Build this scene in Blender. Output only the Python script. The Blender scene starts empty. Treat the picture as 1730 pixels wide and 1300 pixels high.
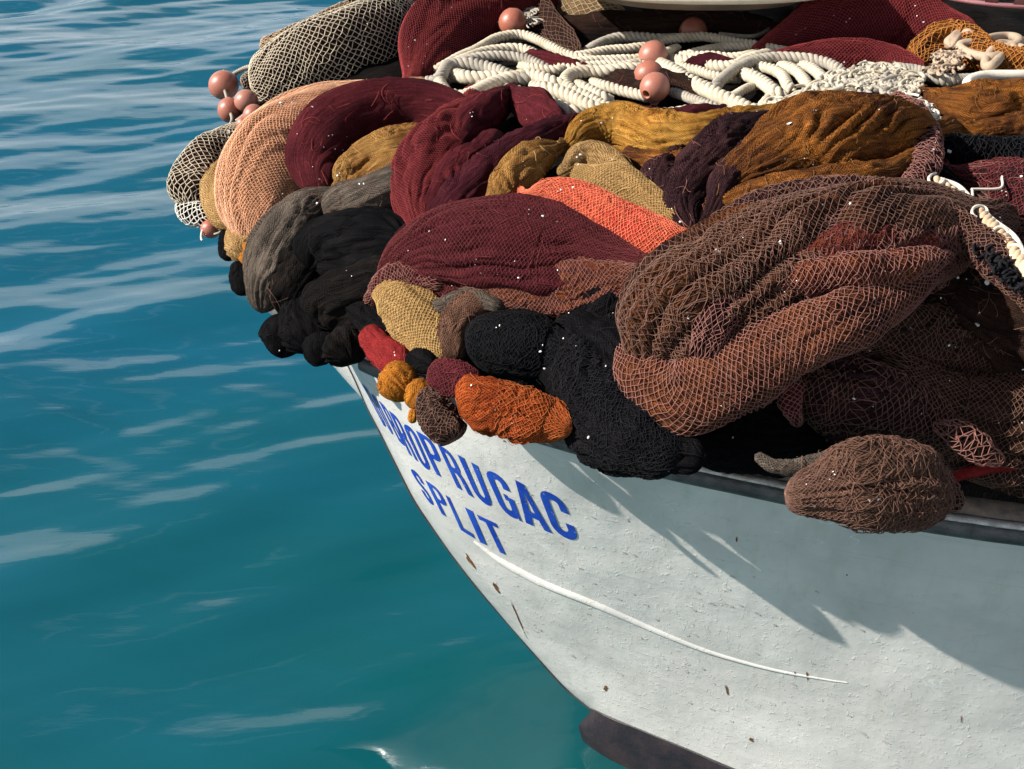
import bpy, math, random
import numpy as np
from mathutils import Vector
from mathutils.bvhtree import BVHTree
from mathutils.geometry import tessellate_polygon

S = bpy.context.scene
C = S.collection
R = math.radians

# ------------------------------------------------------------------ camera
CAM_H, PITCH, F, PW, PH = 4.2, R(35), 1855.0, 1730.0, 1300.0
cd = bpy.data.cameras.new('camera'); cam = bpy.data.objects.new('camera', cd); C.objects.link(cam)
cam.location = (0, 0, CAM_H); cam.rotation_euler = (R(90) - PITCH, 0, 0)
cd.sensor_width = 36; cd.lens = 36 * F / PW; cd.clip_end = 3000; cd.clip_start = .05
S.camera = cam
# ------------------------------------------------------------------ light
SUN = Vector((-.80, -.07, .58)).normalized()          # direction towards the sun
sl = bpy.data.lights.new('sun', 'SUN'); so = bpy.data.objects.new('sun', sl); C.objects.link(so)
sl.energy = 5.0; sl.angle = R(.5); sl.color = (1, .95, .87)
so.rotation_euler = SUN.to_track_quat('Z', 'Y').to_euler(); so.location = (-4, -2, 8)
W = bpy.data.worlds.new('World'); S.world = W; W.use_nodes = True
nt = W.node_tree; nt.nodes.clear()
sky = nt.nodes.new('ShaderNodeTexSky'); sky.sky_type = 'NISHITA'; sky.sun_disc = False
sky.sun_elevation = math.asin(SUN.z); sky.sun_rotation = math.atan2(SUN.x, SUN.y)
sky.air_density = 1.0; sky.dust_density = 1.5; sky.ozone_density = 1.0
bg = nt.nodes.new('ShaderNodeBackground'); bg.inputs[1].default_value = .05
wo = nt.nodes.new('ShaderNodeOutputWorld')
tcw = nt.nodes.new('ShaderNodeTexCoord'); mpw = nt.nodes.new('ShaderNodeMapping'); mpw.inputs['Scale'].default_value = (1, 1, 2.4)
cn = nt.nodes.new('ShaderNodeTexNoise'); cn.inputs['Scale'].default_value = 2.6; cn.inputs['Detail'].default_value = 6; cn.inputs['Roughness'].default_value = .55
sz = nt.nodes.new('ShaderNodeSeparateXYZ'); ma = nt.nodes.new('ShaderNodeMath'); ma.operation = 'MULTIPLY_ADD'; ma.inputs[1].default_value = -1.15; ma.inputs[2].default_value = .575
ad = nt.nodes.new('ShaderNodeMath'); ad.operation = 'ADD'
cr = nt.nodes.new('ShaderNodeMapRange'); cr.interpolation_type = 'SMOOTHSTEP'                    # bank of bright haze and cloud low round the horizon
for k_, v_ in ((1, .57), (2, .30), (3, 0), (4, .95)): cr.inputs[k_].default_value = v_
cm = nt.nodes.new('ShaderNodeMix'); cm.data_type = 'RGBA'; cm.inputs[7].default_value = (12.8, 13.4, 14.0, 1)
L_ = nt.links.new
L_(tcw.outputs['Generated'], mpw.inputs[0]); L_(mpw.outputs[0], cn.inputs['Vector']); L_(tcw.outputs['Generated'], sz.inputs[0]); L_(cn.outputs[0], ma.inputs[0])
L_(sz.outputs[2], ad.inputs[0]); L_(ma.outputs[0], ad.inputs[1]); L_(ad.outputs[0], cr.inputs[0])
L_(cr.outputs[0], cm.inputs[0]); L_(sky.outputs[0], cm.inputs[6]); L_(cm.outputs[2], bg.inputs[0])
nt.links.new(bg.outputs[0], wo.inputs[0])
S.view_settings.view_transform = 'Standard'; S.view_settings.look = 'None'
S.view_settings.exposure = .72; S.view_settings.gamma = 1; S.view_settings.use_curve_mapping = False
S.render.engine = 'CYCLES'
S.cycles.use_denoising = True
S.cycles.use_adaptive_sampling = True; S.cycles.adaptive_threshold = .015
S.cycles.max_bounces = 6; S.cycles.diffuse_bounces = 3; S.cycles.glossy_bounces = 4
S.cycles.caustics_reflective = False; S.cycles.blur_glossy = .15; S.cycles.sample_clamp_indirect = 8; S.cycles.caustics_refractive = False

# ------------------------------------------------------------------ maths helpers
rng = np.random.default_rng(7)
CP, SP = math.cos(PITCH), math.sin(PITCH)
def rays(px, py):
    px = np.asarray(px, float); py = np.asarray(py, float)
    u = (px - PW / 2) / F; v = (py - PH / 2) / F
    return np.stack([u, CP - v * SP, -SP - v * CP], -1)      # forward component = 1
def at(px, py, dep):
    return np.array([0, 0, CAM_H]) + rays(px, py) * np.asarray(dep, float)[..., None]
def dep_z(px, py, z):
    return (z - CAM_H) / rays(px, py)[..., 2]
def unit(v):
    return v / np.maximum(np.linalg.norm(v, axis=-1, keepdims=True), 1e-9)
NT = rng.random((64, 64, 64))
def noise(p, s=1.0, off=0.0):
    q = np.asarray(p) * s + off + 1000.0
    i = np.floor(q).astype(int); f = q - i; f = f * f * (3 - 2 * f); i &= 63; j = (i + 1) & 63
    x0, y0, z0 = i[..., 0], i[..., 1], i[..., 2]; x1, y1, z1 = j[..., 0], j[..., 1], j[..., 2]
    fx, fy, fz = f[..., 0], f[..., 1], f[..., 2]
    a = NT[x0, y0, z0] * (1 - fx) + NT[x1, y0, z0] * fx; b = NT[x0, y1, z0] * (1 - fx) + NT[x1, y1, z0] * fx
    c = NT[x0, y0, z1] * (1 - fx) + NT[x1, y0, z1] * fx; d = NT[x0, y1, z1] * (1 - fx) + NT[x1, y1, z1] * fx
    a = a * (1 - fy) + b * fy; c = c * (1 - fy) + d * fy
    return (a * (1 - fz) + c * fz) * 2 - 1
# catmull-rom resampling of a polyline with any number of columns
def spline(P, n):
    P = np.asarray(P, float)
    Q = np.vstack([2 * P[0] - P[1], P, 2 * P[-1] - P[-2]])
    seg = np.r_[0, np.cumsum(np.linalg.norm(np.diff(P[:, :2], axis=0), axis=1))]
    t = np.linspace(0, seg[-1], n); k = np.clip(np.searchsorted(seg, t, 'right') - 1, 0, len(P) - 2)
    f = ((t - seg[k]) / np.maximum(seg[k + 1] - seg[k], 1e-9))[:, None]
    a, b, c, d = Q[k], Q[k + 1], Q[k + 2], Q[k + 3]
    return .5 * ((2 * b) + (c - a) * f + (2 * a - 5 * b + 4 * c - d) * f ** 2 + (3 * b - a - 3 * c + d) * f ** 3)
# the surface of the heap: height of the nets above the water, at places seen in the picture
CT = np.array([(300,340,2.25),(350,180,2.38),(440,120,2.5),(450,300,2.4),(450,450,2.2),(470,600,1.98),(600,620,2.08),
 (600,450,2.32),(600,300,2.5),(600,150,2.6),(650,10,2.62),(900,10,2.62),(900,150,2.66),(850,300,2.62),(850,430,2.5),(800,560,2.33),
 (700,650,2.2),(780,730,2.16),(950,740,2.18),(1000,600,2.33),(1100,500,2.5),(1100,350,2.62),(1200,200,2.7),(1200,50,2.66),
 (1500,50,2.66),(1450,200,2.74),(1450,350,2.74),(1350,500,2.6),(1250,620,2.42),(1150,780,2.2),(1400,850,2.17),(1400,720,2.3),
 (1600,860,2.16),(1600,700,2.36),(1600,500,2.6),(1650,330,2.68),(1730,150,2.68),(1730,0,2.66),(1730,700,2.36),(1850,400,2.66),(1850,850,2.15)], float)
_d = dep_z(CT[:, 0], CT[:, 1], CT[:, 2])
def _phi(a, b):
    r2 = ((a[:, None, 0] - b[None, :, 0]) ** 2 + (a[:, None, 1] - b[None, :, 1]) ** 2) / 1e4
    return .5 * r2 * np.log(r2 + 1e-9)
_n = len(CT); _A = np.zeros((_n + 3, _n + 3)); _A[:_n, :_n] = _phi(CT, CT) + np.eye(_n) * .6
_A[:_n, _n] = 1; _A[:_n, _n + 1:] = CT[:, :2] / 100; _A[_n:, :_n] = _A[:_n, _n:].T
_w = np.linalg.solve(_A, np.r_[_d, 0, 0, 0])
def heap(px, py):
    px = np.asarray(px, float).ravel(); py = np.asarray(py, float).ravel()
    q = np.stack([px, py], 1)
    return _phi(q, CT) @ _w[:_n] + _w[_n] + (q / 100) @ _w[_n + 1:]

# ------------------------------------------------------------------ scene graph helpers
def link(name, mesh, mat=None, parent=None, **kw):
    o = bpy.data.objects.new(name, mesh); C.objects.link(o)
    if mat: mesh.materials.append(mat)
    if parent: o.parent = parent
    for k, v in kw.items(): o[k] = v
    return o
def empty(name, loc, label, cat, group=None):
    o = bpy.data.objects.new(name, None); C.objects.link(o); o.empty_display_size = .1
    o['label'] = label; o['category'] = cat
    if group: o['group'] = group
    return o
def mesh_np(name, V, Fq, uv=None, smooth=True):
    """quads (or tris) from numpy arrays"""
    V = np.asarray(V, np.float32); Fq = np.asarray(Fq, np.int32)
    m = bpy.data.meshes.new(name); k = Fq.shape[1]
    m.vertices.add(len(V)); m.vertices.foreach_set('co', V.ravel())
    m.loops.add(Fq.size); m.loops.foreach_set('vertex_index', Fq.ravel())
    m.polygons.add(len(Fq)); m.polygons.foreach_set('loop_start', np.arange(0, Fq.size, k, dtype=np.int32))
    if uv is not None:
        l = m.uv_layers.new(name='UVMap'); l.data.foreach_set('uv', np.asarray(uv, np.float32)[Fq.ravel()].ravel())
    m.update(calc_edges=True); m.validate()
    if smooth: m.polygons.foreach_set('use_smooth', np.ones(len(m.polygons), bool))
    return m
def grid_faces(nu, nv, wrap=False):
    i = np.arange(nu - 1)[:, None]; j = np.arange(nv if wrap else nv - 1)[None, :]
    j2 = (j + 1) % nv
    return np.stack([i * nv + j, (i + 1) * nv + j, (i + 1) * nv + j2, i * nv + j2], -1).reshape(-1, 4)

# ------------------------------------------------------------------ materials
def newmat(name):
    m = bpy.data.materials.new(name); m.use_nodes = True
    n = m.node_tree.nodes; b = n['Principled BSDF']; return m, m.node_tree, n, b
class G:
    """small node-graph builder"""
    def __init__(s, nt): s.t = nt
    def n(s, typ, **kw):
        x = s.t.nodes.new(typ)
        for k, v in kw.items(): setattr(x, k, v)
        return x
    def l(s, a, b): s.t.links.new(a, b)
    def m(s, op, a, b=None, c=None):
        x = s.n('ShaderNodeMath', operation=op)
        for i, v in enumerate((a, b, c)):
            if v is None: continue
            if isinstance(v, (int, float)): x.inputs[i].default_value = v
            else: s.l(v, x.inputs[i])
        return x.outputs[0]
    def noise(s, vec, scale, detail=3, rough=.6, dist=0):
        x = s.n('ShaderNodeTexNoise'); x.inputs['Scale'].default_value = scale; x.inputs['Detail'].default_value = detail
        x.inputs['Roughness'].default_value = rough; x.inputs['Distortion'].default_value = dist
        if vec: s.l(vec, x.inputs['Vector'])
        return x.outputs[0]
    def ramp(s, f, pts):
        x = s.n('ShaderNodeValToRGB'); e = x.color_ramp.elements
        while len(e) < len(pts): e.new(.5)
        for k, (p, c) in enumerate(pts): e[k].position = p; e[k].color = (*c, 1) if len(c) == 3 else c
        s.l(f, x.inputs[0]); return x.outputs[0]
    def mix(s, f, a, b):
        x = s.n('ShaderNodeMix', data_type='RGBA')
        for i, v in ((0, f), (6, a), (7, b)):
            if isinstance(v, (int, float)): x.inputs[i].default_value = v
            elif isinstance(v, tuple): x.inputs[i].default_value = (*v, 1)
            else: s.l(v, x.inputs[i])
        return x.outputs[2]
    def mapr(s, v, a, b, c=0, d=1):
        x = s.n('ShaderNodeMapRange'); s.l(v, x.inputs[0])
        for i, q in ((1, a), (2, b), (3, c), (4, d)): x.inputs[i].default_value = q
        return x.outputs[0]
    def bump(s, h, strength, dist, prev=None):
        x = s.n('ShaderNodeBump'); x.inputs['Strength'].default_value = strength; x.inputs['Distance'].default_value = dist
        s.l(h, x.inputs['Height'])
        if prev: s.l(prev, x.inputs['Normal'])
        return x.outputs[0]

def net_mat(name, ca, cb, cell=.012, gap=.35, line=.22, streak=1.0, stripes=None, blotch=6.0):
    """knitted net cloth: diamond knit along UV metres, streaks along the length, two dyes"""
    m, t, n, b = newmat(name); g = G(t)
    uv = g.n('ShaderNodeUVMap').outputs[0]; geo = g.n('ShaderNodeTexCoord').outputs['Object']
    sep = g.n('ShaderNodeSeparateXYZ'); 
    wn = g.n('ShaderNodeTexNoise'); wn.inputs['Scale'].default_value = 9; wn.inputs['Detail'].default_value = 2; g.l(uv, wn.inputs['Vector'])
    vm = g.n('ShaderNodeVectorMath', operation='MULTIPLY_ADD'); g.l(wn.outputs[1], vm.inputs[0]); vm.inputs[1].default_value = (cell * 4,) * 3; g.l(uv, vm.inputs[2])
    g.l(vm.outputs[0], sep.inputs[0])
    u, v = sep.outputs[0], sep.outputs[1]
    v2 = g.m('MULTIPLY', v, 1.5)
    A = g.m('DIVIDE', g.m('ADD', u, v2), cell); B = g.m('DIVIDE', g.m('SUBTRACT', u, v2), cell)
    da = g.m('PINGPONG', A, .5); db = g.m('PINGPONG', B, .5)           # 0 at strands
    d = g.m('MINIMUM', da, db)
    strand = g.mapr(d, line * .5, line * 1.3, 1, 0)
    kn = g.mapr(g.m('ADD', da, db), .1, .32, 1, 0)
    st = g.n('ShaderNodeMapping'); st.inputs['Scale'].default_value = (6, 70, 1); g.l(uv, st.inputs[0])
    sn = g.noise(st.outputs[0], 1, 4, .65, .6)
    blot = g.noise(geo, blotch, 3, .6)
    f = g.mapr(g.m('ADD', g.m('MULTIPLY', sn, .5), g.m('MULTIPLY', blot, .8)), .48, .82)
    base = g.mix(f, ca, cb)
    fine = g.noise(geo, 90, 3, .7)
    val = g.m('MULTIPLY', g.mapr(strand, 0, 1, gap, 1.0), g.mapr(sn, .3, .7, 1 - .35 * streak, 1.15))  # mesh holes darkened in the colour: dirty layers beneath and the shade in them
    val = g.m('MULTIPLY', val, g.mapr(fine, .3, .7, .7, 1.25))
    hs = g.n('ShaderNodeVectorMath', operation='SCALE'); g.l(base, hs.inputs[0]); g.l(val, hs.inputs['Scale'])
    g.l(hs.outputs[0], b.inputs['Base Color'])
    h = g.m('ADD', g.m('MAXIMUM', strand, g.m('MULTIPLY', kn, 1.3)), g.m('MULTIPLY', g.noise(geo, 160, 2), .8))
    nb = g.bump(sn, min(1, .4 + streak * .6), .022)
    nb = g.bump(h, .9, cell * .22, nb)
    g.l(nb, b.inputs['Normal'])
    b.inputs['Roughness'].default_value = .8; b.inputs['Specular IOR Level'].default_value = .06 if max(ca) > .02 else .03
    return m
def plain_mat(name, col, rough=.6, var=.25, scale=20, bump=.3, bdist=.003, spec=.3, col2=None):
    m, t, n, b = newmat(name); g = G(t); geo = g.n('ShaderNodeTexCoord').outputs['Object']
    f = g.noise(geo, scale, 5, .65)
    c2 = col2 or tuple(c * (1 - var) for c in col)
    g.l(g.mix(g.mapr(f, .35, .65), c2, tuple(min(1, c * (1 + var * .4)) for c in col)), b.inputs['Base Color'])
    g.l(g.bump(g.noise(geo, scale * 6, 4, .7), bump, bdist), b.inputs['Normal'])
    b.inputs['Roughness'].default_value = rough; b.inputs['Specular IOR Level'].default_value = spec
    return m

# ------------------------------------------------------------------ the net engine
SCATTER = []                                                     # (points, normals) where fish scales can stick
class Fold:
    """one gathered roll of netting: a tapering tube along a line over the heap, with pleats running along it"""
    def __init__(s, sp, lift=0, hr=.75, k=5, amp=.16, tw=.6, lump=.16, seed=0, res=3.05, tail=True):
        s.seed = seed; s.k = k * 1.25; s.amp = amp * 1.5; s.tw = tw; s.lump = lump * 1.25; s.hr = hr
        sp = np.array(sp, float); L = np.linalg.norm(np.diff(sp[:, :2], axis=0), axis=1).sum()
        s.Lpx = L + 1; s.rm = sp[:, 2].max()
        tails = np.zeros(len(sp))
        for end in (0, 1):                                       # inside the heap a roll dives under its neighbours instead of ending in a knob
            a_, b_ = (sp[0], sp[1]) if end == 0 else (sp[-1], sp[-2]); dr = a_[:2] - b_[:2]; dr = dr / (np.linalg.norm(dr) + 1e-6); rr = max(a_[2], .35 * s.rm)
            e = a_[:2] + dr * rr * 1.5
            lo_ = np.interp(e[0], [370, 430, 500, 610, 900, 1250, 1330, 1800], [330, 400, 480, 520, 640, 700, 750, 800]) - .4 * rr
            if tail and e[0] > 440 and e[1] < lo_ and (e[1] > 130 or e[0] < 720):
                pt = np.array([[e[0], e[1], rr * .75]]); md = np.array([[*(a_[:2] + dr * rr * .7), rr]])
                if end == 0: sp = np.vstack([pt, md, sp]); tails = np.r_[1.0, .5, tails]
                else: sp = np.vstack([sp, md, pt]); tails = np.r_[tails, .5, 1.0]
        L = np.linalg.norm(np.diff(sp[:, :2], axis=0), axis=1).sum(); s.Lpx = L + 1
        n = max(24, int(L / 4)); q4 = spline(np.c_[sp, tails], n); q = q4[:, :3]; dv = np.clip(q4[:, 3], 0, 1); px, py, r = q[:, 0], q[:, 1], np.maximum(q[:, 2], 2)
        dist = np.r_[0, np.cumsum(np.hypot(np.diff(px), np.diff(py)))]
        for dd, rr in ((dist, r[0]), (dist[-1] - dist, r[-1])):      # rounded ends
            rr = min(rr, dist[-1] * .45); t = np.clip(dd / rr, 0, 1); r = r * np.sqrt(np.maximum(1 - (1 - t) ** 2, .0004))
        dep = heap(px, py); dep = np.convolve(np.pad(dep, 3, mode='edge'), np.ones(7) / 7, 'valid')
        a = r * dep / F
        dep = dep - .13 * np.clip((px - 930) / 150, 0, 1) * np.clip((py - 400) / 150, 0, 1) * np.clip((1600 - px) / 160, 0, 1) - lift + dv * (s.rm * dep.mean() / F * .9 + .02)
        P = at(px, py, dep); T = unit(np.gradient(P, axis=0))
        V = unit(np.array([0, 0, CAM_H]) - P)
        B = unit(np.cross(V, T)); N = unit(np.cross(T, B))
        s.P, s.T, s.B, s.N, s.a, s.n = P, T, B, N, a, n
        s.arc = np.r_[0, np.cumsum(np.linalg.norm(np.diff(P, axis=0), axis=1))]
        s.Rref = a.max(); s.res = res
    def ev(s, ui, th, damp=1.0, out=0.0):
        """ui in 0..1 along, th angle (0..2pi, pi/2 faces the camera)"""
        x = np.clip(ui, 0, 1) * (s.n - 1); i = np.minimum(x.astype(int), s.n - 2); f = (x - i)[..., None]
        L = lambda A: A[i] * (1 - f) + A[i + 1] * f
        P, B, N = L(s.P), L(s.B), L(s.N); a = s.a[i] * (1 - f[..., 0]) + s.a[i + 1] * f[..., 0]
        d = B * np.cos(th)[..., None] + N * (s.hr * np.sin(th))[..., None]
        c = np.stack([np.cos(th) * 1.2, np.sin(th) * 1.2, ui * s.arc[-1] / s.Rref * .55], -1)
        w = noise(c, 1.1, s.seed * 3.1); w2 = noise(c, 2.6, s.seed * 5.3 + 7)
        ph = s.k * th / math.pi + s.tw * ui * s.k * .7 + w * 1.5 + w2 * .35
        r1 = np.abs(np.sin(math.pi * ph)) ** .75 - .62
        ph2 = s.k * 2.7 * th / math.pi + s.tw * ui * s.k * 1.6 + w * 2.2 + w2 * .8
        r2 = np.abs(np.sin(math.pi * ph2)) ** .8 - .6
        m1 = np.clip(.65 + .9 * noise(c, 1.7, s.seed + 11), .12, 1.4)
        m2 = np.clip(.6 + 1.0 * noise(c, 2.4, s.seed + 29), .05, 1.4)
        disp = damp * (s.amp * m1 * r1 + s.amp * .38 * m2 * r2) + s.lump * noise(c, .9, s.seed + 41) + s.lump * .5 * noise(c, 2.1, s.seed + 61)
        return P + d * (a * (1 + disp))[..., None] + unit(d) * out
    def body(s, name, mat, parent=None):
        nu = int(np.clip(s.Lpx / s.res, 16, 200)); nf = int(np.clip(s.rm * 3.0 / s.res, 20, 130)); nb = 10
        th = np.r_[np.linspace(-.35, math.pi + .35, nf), np.linspace(math.pi + .35, 2 * math.pi - .35, nb + 2)[1:-1]]
        u = np.linspace(0, 1, nu); U, TH = np.meshgrid(u, th, indexing='ij')
        V = s.ev(U, TH).reshape(-1, 3)
        # uv with a seam column
        nv = len(th)
        V = V.reshape(nu, nv, 3); V = np.concatenate([V, V[:, :1]], 1); thx = np.r_[th, 2 * math.pi - .35]
        UV = np.stack(np.meshgrid(u * s.arc[-1], thx * s.Rref * .9, indexing='ij'), -1).reshape(-1, 2) + s.seed * .37
        o = link(name, mesh_np(name, V.reshape(-1, 3), grid_faces(nu, nv + 1), UV), mat, parent)
        SCATTER.append(s); return o
    def net(s, name, mat, parent, cell=.03, rad=.0016, out=.003, th0=-.3, th1=math.pi + .3, damp=.9, u0=0, u1=1, asp=1.0, jit=.12, drop=0.0):
        circ = s.Rref * .9 * (th1 - th0)
        nj = max(6, int(circ / cell)); ni = max(6, int(s.arc[-1] * (u1 - u0) / (cell * asp) * 2))
        r = np.random.default_rng(s.seed + 5)
        I, J = np.meshgrid(np.arange(ni + 1), np.arange(nj + 1), indexing='ij')
        u = u0 + (I + r.normal(0, jit, I.shape)) / ni * (u1 - u0); t = th0 + (J + .5 * (I % 2) + r.normal(0, jit, I.shape)) / nj * (th1 - th0)
        P = s.ev(u, t, damp, out)
        idx = np.arange(P.size // 3).reshape(ni + 1, nj + 1)
        E = []
        for i in range(ni):
            o = 1 if i % 2 else -1
            E.append(np.stack([idx[i], idx[i + 1]], -1))
            if o == 1: E.append(np.stack([idx[i, :-1], idx[i + 1, 1:]], -1))
            else: E.append(np.stack([idx[i, 1:], idx[i + 1, :-1]], -1))
        E = np.concatenate(E)
        if drop: E = E[r.random(len(E)) > drop]
        V, Fq = wires(P.reshape(-1, 3), E, rad)
        return link(name, mesh_np(name, V, Fq, smooth=True), mat, parent, kind='stuff')
def wires(P, E, rad):
    A, B = P[E[:, 0]], P[E[:, 1]]; T = unit(B - A)
    V = unit(np.array([0, 0, CAM_H]) - A); X = unit(np.cross(T, V)); Y = np.cross(X, T)
    ring = [X * math.cos(q) + Y * math.sin(q) for q in (-.52, math.pi / 2, math.pi + .52)]
    n = len(E); Vt = np.concatenate([A + rad * ring[0], A + rad * ring[1], A + rad * ring[2], B + rad * ring[0], B + rad * ring[1], B + rad * ring[2]])
    k = np.arange(n)
    Fq = np.concatenate([np.stack([k + a * n, k + b * n, k + (b + 3) * n, k + (a + 3) * n], -1) for a, b in ((0, 1), (1, 2), (2, 0))])
    return Vt, Fq

def tube_np(P, rad, sides=8, ups=None):
    """tube round a 3D polyline, returns verts, quads, uv"""
    P = np.asarray(P, float); n = len(P); T = unit(np.gradient(P, axis=0)); rad = np.broadcast_to(np.asarray(rad, float), (n,))
    X = np.zeros_like(P); x = np.cross(T[0], (0, 0, 1.0)); x = x if np.linalg.norm(x) > 1e-3 else np.array([1.0, 0, 0])
    for i in range(n):
        x = x - T[i] * (x @ T[i]); x = x / (np.linalg.norm(x) + 1e-9); X[i] = x
    Y = np.cross(T, X); th = np.linspace(0, 2 * math.pi, sides, endpoint=False)
    V = P[:, None] + rad[:, None, None] * (X[:, None] * np.cos(th)[None, :, None] + Y[:, None] * np.sin(th)[None, :, None])
    return V.reshape(-1, 3), grid_faces(n, sides, True), X, Y
def join(parts):
    Vs, Fs, o = [], [], 0
    for V, Fq in parts: Vs.append(V); Fs.append(Fq + o); o += len(V)
    return np.concatenate(Vs), np.concatenate(Fs)
def resample(P, step):
    P = np.asarray(P, float); d = np.r_[0, np.cumsum(np.linalg.norm(np.diff(P, axis=0), axis=1))]
    n = max(6, int(d[-1] / step)); t = np.linspace(0, d[-1], n)
    return np.stack([np.interp(t, d, P[:, k]) for k in range(3)], 1), d[-1]
def px_path(pts, lift=.05):
    """(px, py[, lift]) points over the heap -> smooth 3D polyline"""
    pts = np.array([(p[0], p[1], p[2] if len(p) > 2 else lift) for p in pts], float)
    L = np.linalg.norm(np.diff(pts[:, :2], axis=0), axis=1).sum(); q = spline(pts, max(12, int(L / 3)))
    return at(q[:, 0], q[:, 1], heap(q[:, 0], q[:, 1]) - q[:, 2])
def dive(P3, amt=.075, fr=30):
    n = len(P3); e = np.minimum(np.arange(n), n - 1 - np.arange(n)) / min(fr / 3, n / 4); w = np.clip(1 - e, 0, 1) ** 2
    v = unit(P3 - np.array([0, 0, CAM_H])); return P3 + v * (w * amt)[:, None]
def rope_parts(P3, rad, seed=0, frac=3.0):
    """three-strand laid rope"""
    pitch = rad * 2 * frac; P, L = resample(P3, pitch / 11)
    T = unit(np.gradient(P, axis=0)); V, Fq, X, Y = tube_np(P, rad * .5, 3)
    s = np.linspace(0, L, len(P)); out = []
    wob = 1 + .06 * noise(P, 30, seed)
    for k in range(3):
        a = s / pitch * 2 * math.pi + k * 2 * math.pi / 3
        c = P + rad * .58 * (X * np.cos(a)[:, None] + Y * np.sin(a)[:, None]) * wob[:, None]
        v, f, _, _ = tube_np(c, rad * .47, 8); out.append((v, f))
    return out

# ================================================================== WATER
def nonuni(a, b, lo, hi, n, nout):
    inner = np.linspace(a, b, n); t = np.linspace(0, 1, nout + 1)[1:] ** 3
    return np.r_[(a + (lo - a) * t)[::-1], inner, b + (hi - b) * t]
wx = nonuni(-8.5, 3.2, -700, 700, 350, 22)
wy = np.r_[-60, -10, -2, 0, 1.2, 1.2 + (17 - 1.2) * (np.linspace(0, 1, 470)[1:] ** 1.35), 17 + np.linspace(0, 1, 24)[1:] ** 3 * 1500]
WX, WY = np.meshgrid(wx, wy, indexing='ij')
H = np.zeros_like(WX); wr = np.random.default_rng(3)
warp = noise(np.stack([WX * .5, WY * .8, 0 * WX], -1), 1.0) * .5
for i in range(46):
    lam = .17 * 1.13 ** (i * .5) * wr.uniform(.9, 1.1); ang = wr.normal(math.pi / 2 + .30, .26); k = 2 * math.pi / lam
    env = .5 + .6 * noise(np.stack([WX * .35, WY * .7, 0 * WX + i * 9], -1), 1.0)
    H += .0062 * lam ** 1.10 * np.clip(env, 0, 1.3) * np.sin(k * (WX * math.cos(ang) + WY * math.sin(ang)) + wr.uniform(0, 6.3) + warp * 2.4)
fade = np.clip((20 - np.hypot(WX, WY * .9)) / 5, 0, 1) ; H *= fade
m, t, n, b = newmat('sea_water'); g = G(t)
geo = g.n('ShaderNodeTexCoord').outputs['Object']
mp = g.n('ShaderNodeMapping'); mp.inputs['Scale'].default_value = (.55, 1.6, 1); mp.inputs['Rotation'].default_value = (0, 0, -.28); g.l(geo, mp.inputs[0])
mottle = g.noise(mp.outputs[0], .55, 2, .5)
sy_ = g.n('ShaderNodeSeparateXYZ'); g.l(geo, sy_.inputs[0])
far_ = g.mapr(g.m('ADD', sy_.outputs[1], g.m('MULTIPLY', sy_.outputs[0], -.5)), 2.5, 8.5)          # greener towards the near right, bluer with distance
g.l(g.mix(g.m('ADD', g.m('MULTIPLY', far_, .7), g.m('MULTIPLY', g.mapr(mottle, .35, .68), .3)), (.003, .064, .066), (.004, .085, .145)), b.inputs['Base Color'])
b.inputs['Roughness'].default_value = .03; b.inputs['IOR'].default_value = 1.55
mp2 = g.n('ShaderNodeMapping'); mp2.inputs['Scale'].default_value = (1.5, 5.5, 1); mp2.inputs['Rotation'].default_value = (0, 0, -.25); g.l(geo, mp2.inputs[0])
n1 = g.bump(g.noise(mp2.outputs[0], 2.2, 1, .4, .3), .16, .012)
n1 = g.bump(g.noise(mp2.outputs[0], 8.0, 2, .5, .3), .10, .0035, n1)
g.l(n1, b.inputs['Normal'])
water = link('sea_water', mesh_np('sea_water', np.stack([WX, WY, H], -1).reshape(-1, 3), grid_faces(*WX.shape)), m, kind='structure')

# ================================================================== BOAT
boat = empty('fishing_boat', (0, 0, 0), 'white fishing boat bow with blue name lettering, heaped with nets', 'boat')
def y_top(x): return np.interp(x, [-1.2, -.56, -.25, .03, .32, .6, 1.49, 3.2], [3.6, 3.17, 2.93, 2.76, 2.65, 2.56, 2.37, 2.2])
def y_bot(x): return np.interp(x, [-1.2, -.2, .33, .88, 1.55, 3.2], [3.55, 3.22, 3.06, 2.80, 2.50, 2.1])
_xs = np.linspace(-1.2, 3.2, 200); _ker = np.ones(25) / 25
_yt = np.convolve(np.pad(y_top(_xs), 12, mode='edge'), _ker, 'valid'); _yb = np.convolve(np.pad(y_bot(_xs), 12, mode='edge'), _ker, 'valid')
ZT, ZB = 2.1, .35
def ztop(x): return ZT - .045 * np.clip(x + .5, 0, 4)
def hull_y(x, z):
    h = np.clip((z - ZB) / (ZT - ZB), -.2, 1.05)
    return np.interp(x, _xs, _yb) + (np.interp(x, _xs, _yt) - np.interp(x, _xs, _yb)) * (np.sign(h) * np.abs(h) ** 1.25) 
def hull_dep(px, py):
    d0 = np.full(np.shape(px), 2.0); d1 = np.full(np.shape(px), 7.0)
    for _ in range(40):
        d = (d0 + d1) / 2; p = at(px, py, d); inside = p[..., 1] > hull_y(p[..., 0], p[..., 2])
        d1 = np.where(inside, d, d1); d0 = np.where(inside, d0, d)
    return (d0 + d1) / 2
RAIL = spline([(560,585),(640,625),(760,675),(880,724),(960,749),(1100,788),(1200,811),(1330,838),(1540,880),(1730,907),(2000,938),(2400,975)], 300)
STEM = spline([(575,590),(600,640),(622,690),(645,735),(672,790),(700,845),(730,890),(762,935),(800,985),(840,1032),(880,1078),(925,1130),(960,1167),(1000,1200)], 120)
FOOT = spline([(1000,1200),(1045,1220),(1090,1239),(1160,1268),(1240,1302),(1330,1338),(1450,1380),(1600,1430),(1800,1490),(2400,1640)], 200)
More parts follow.
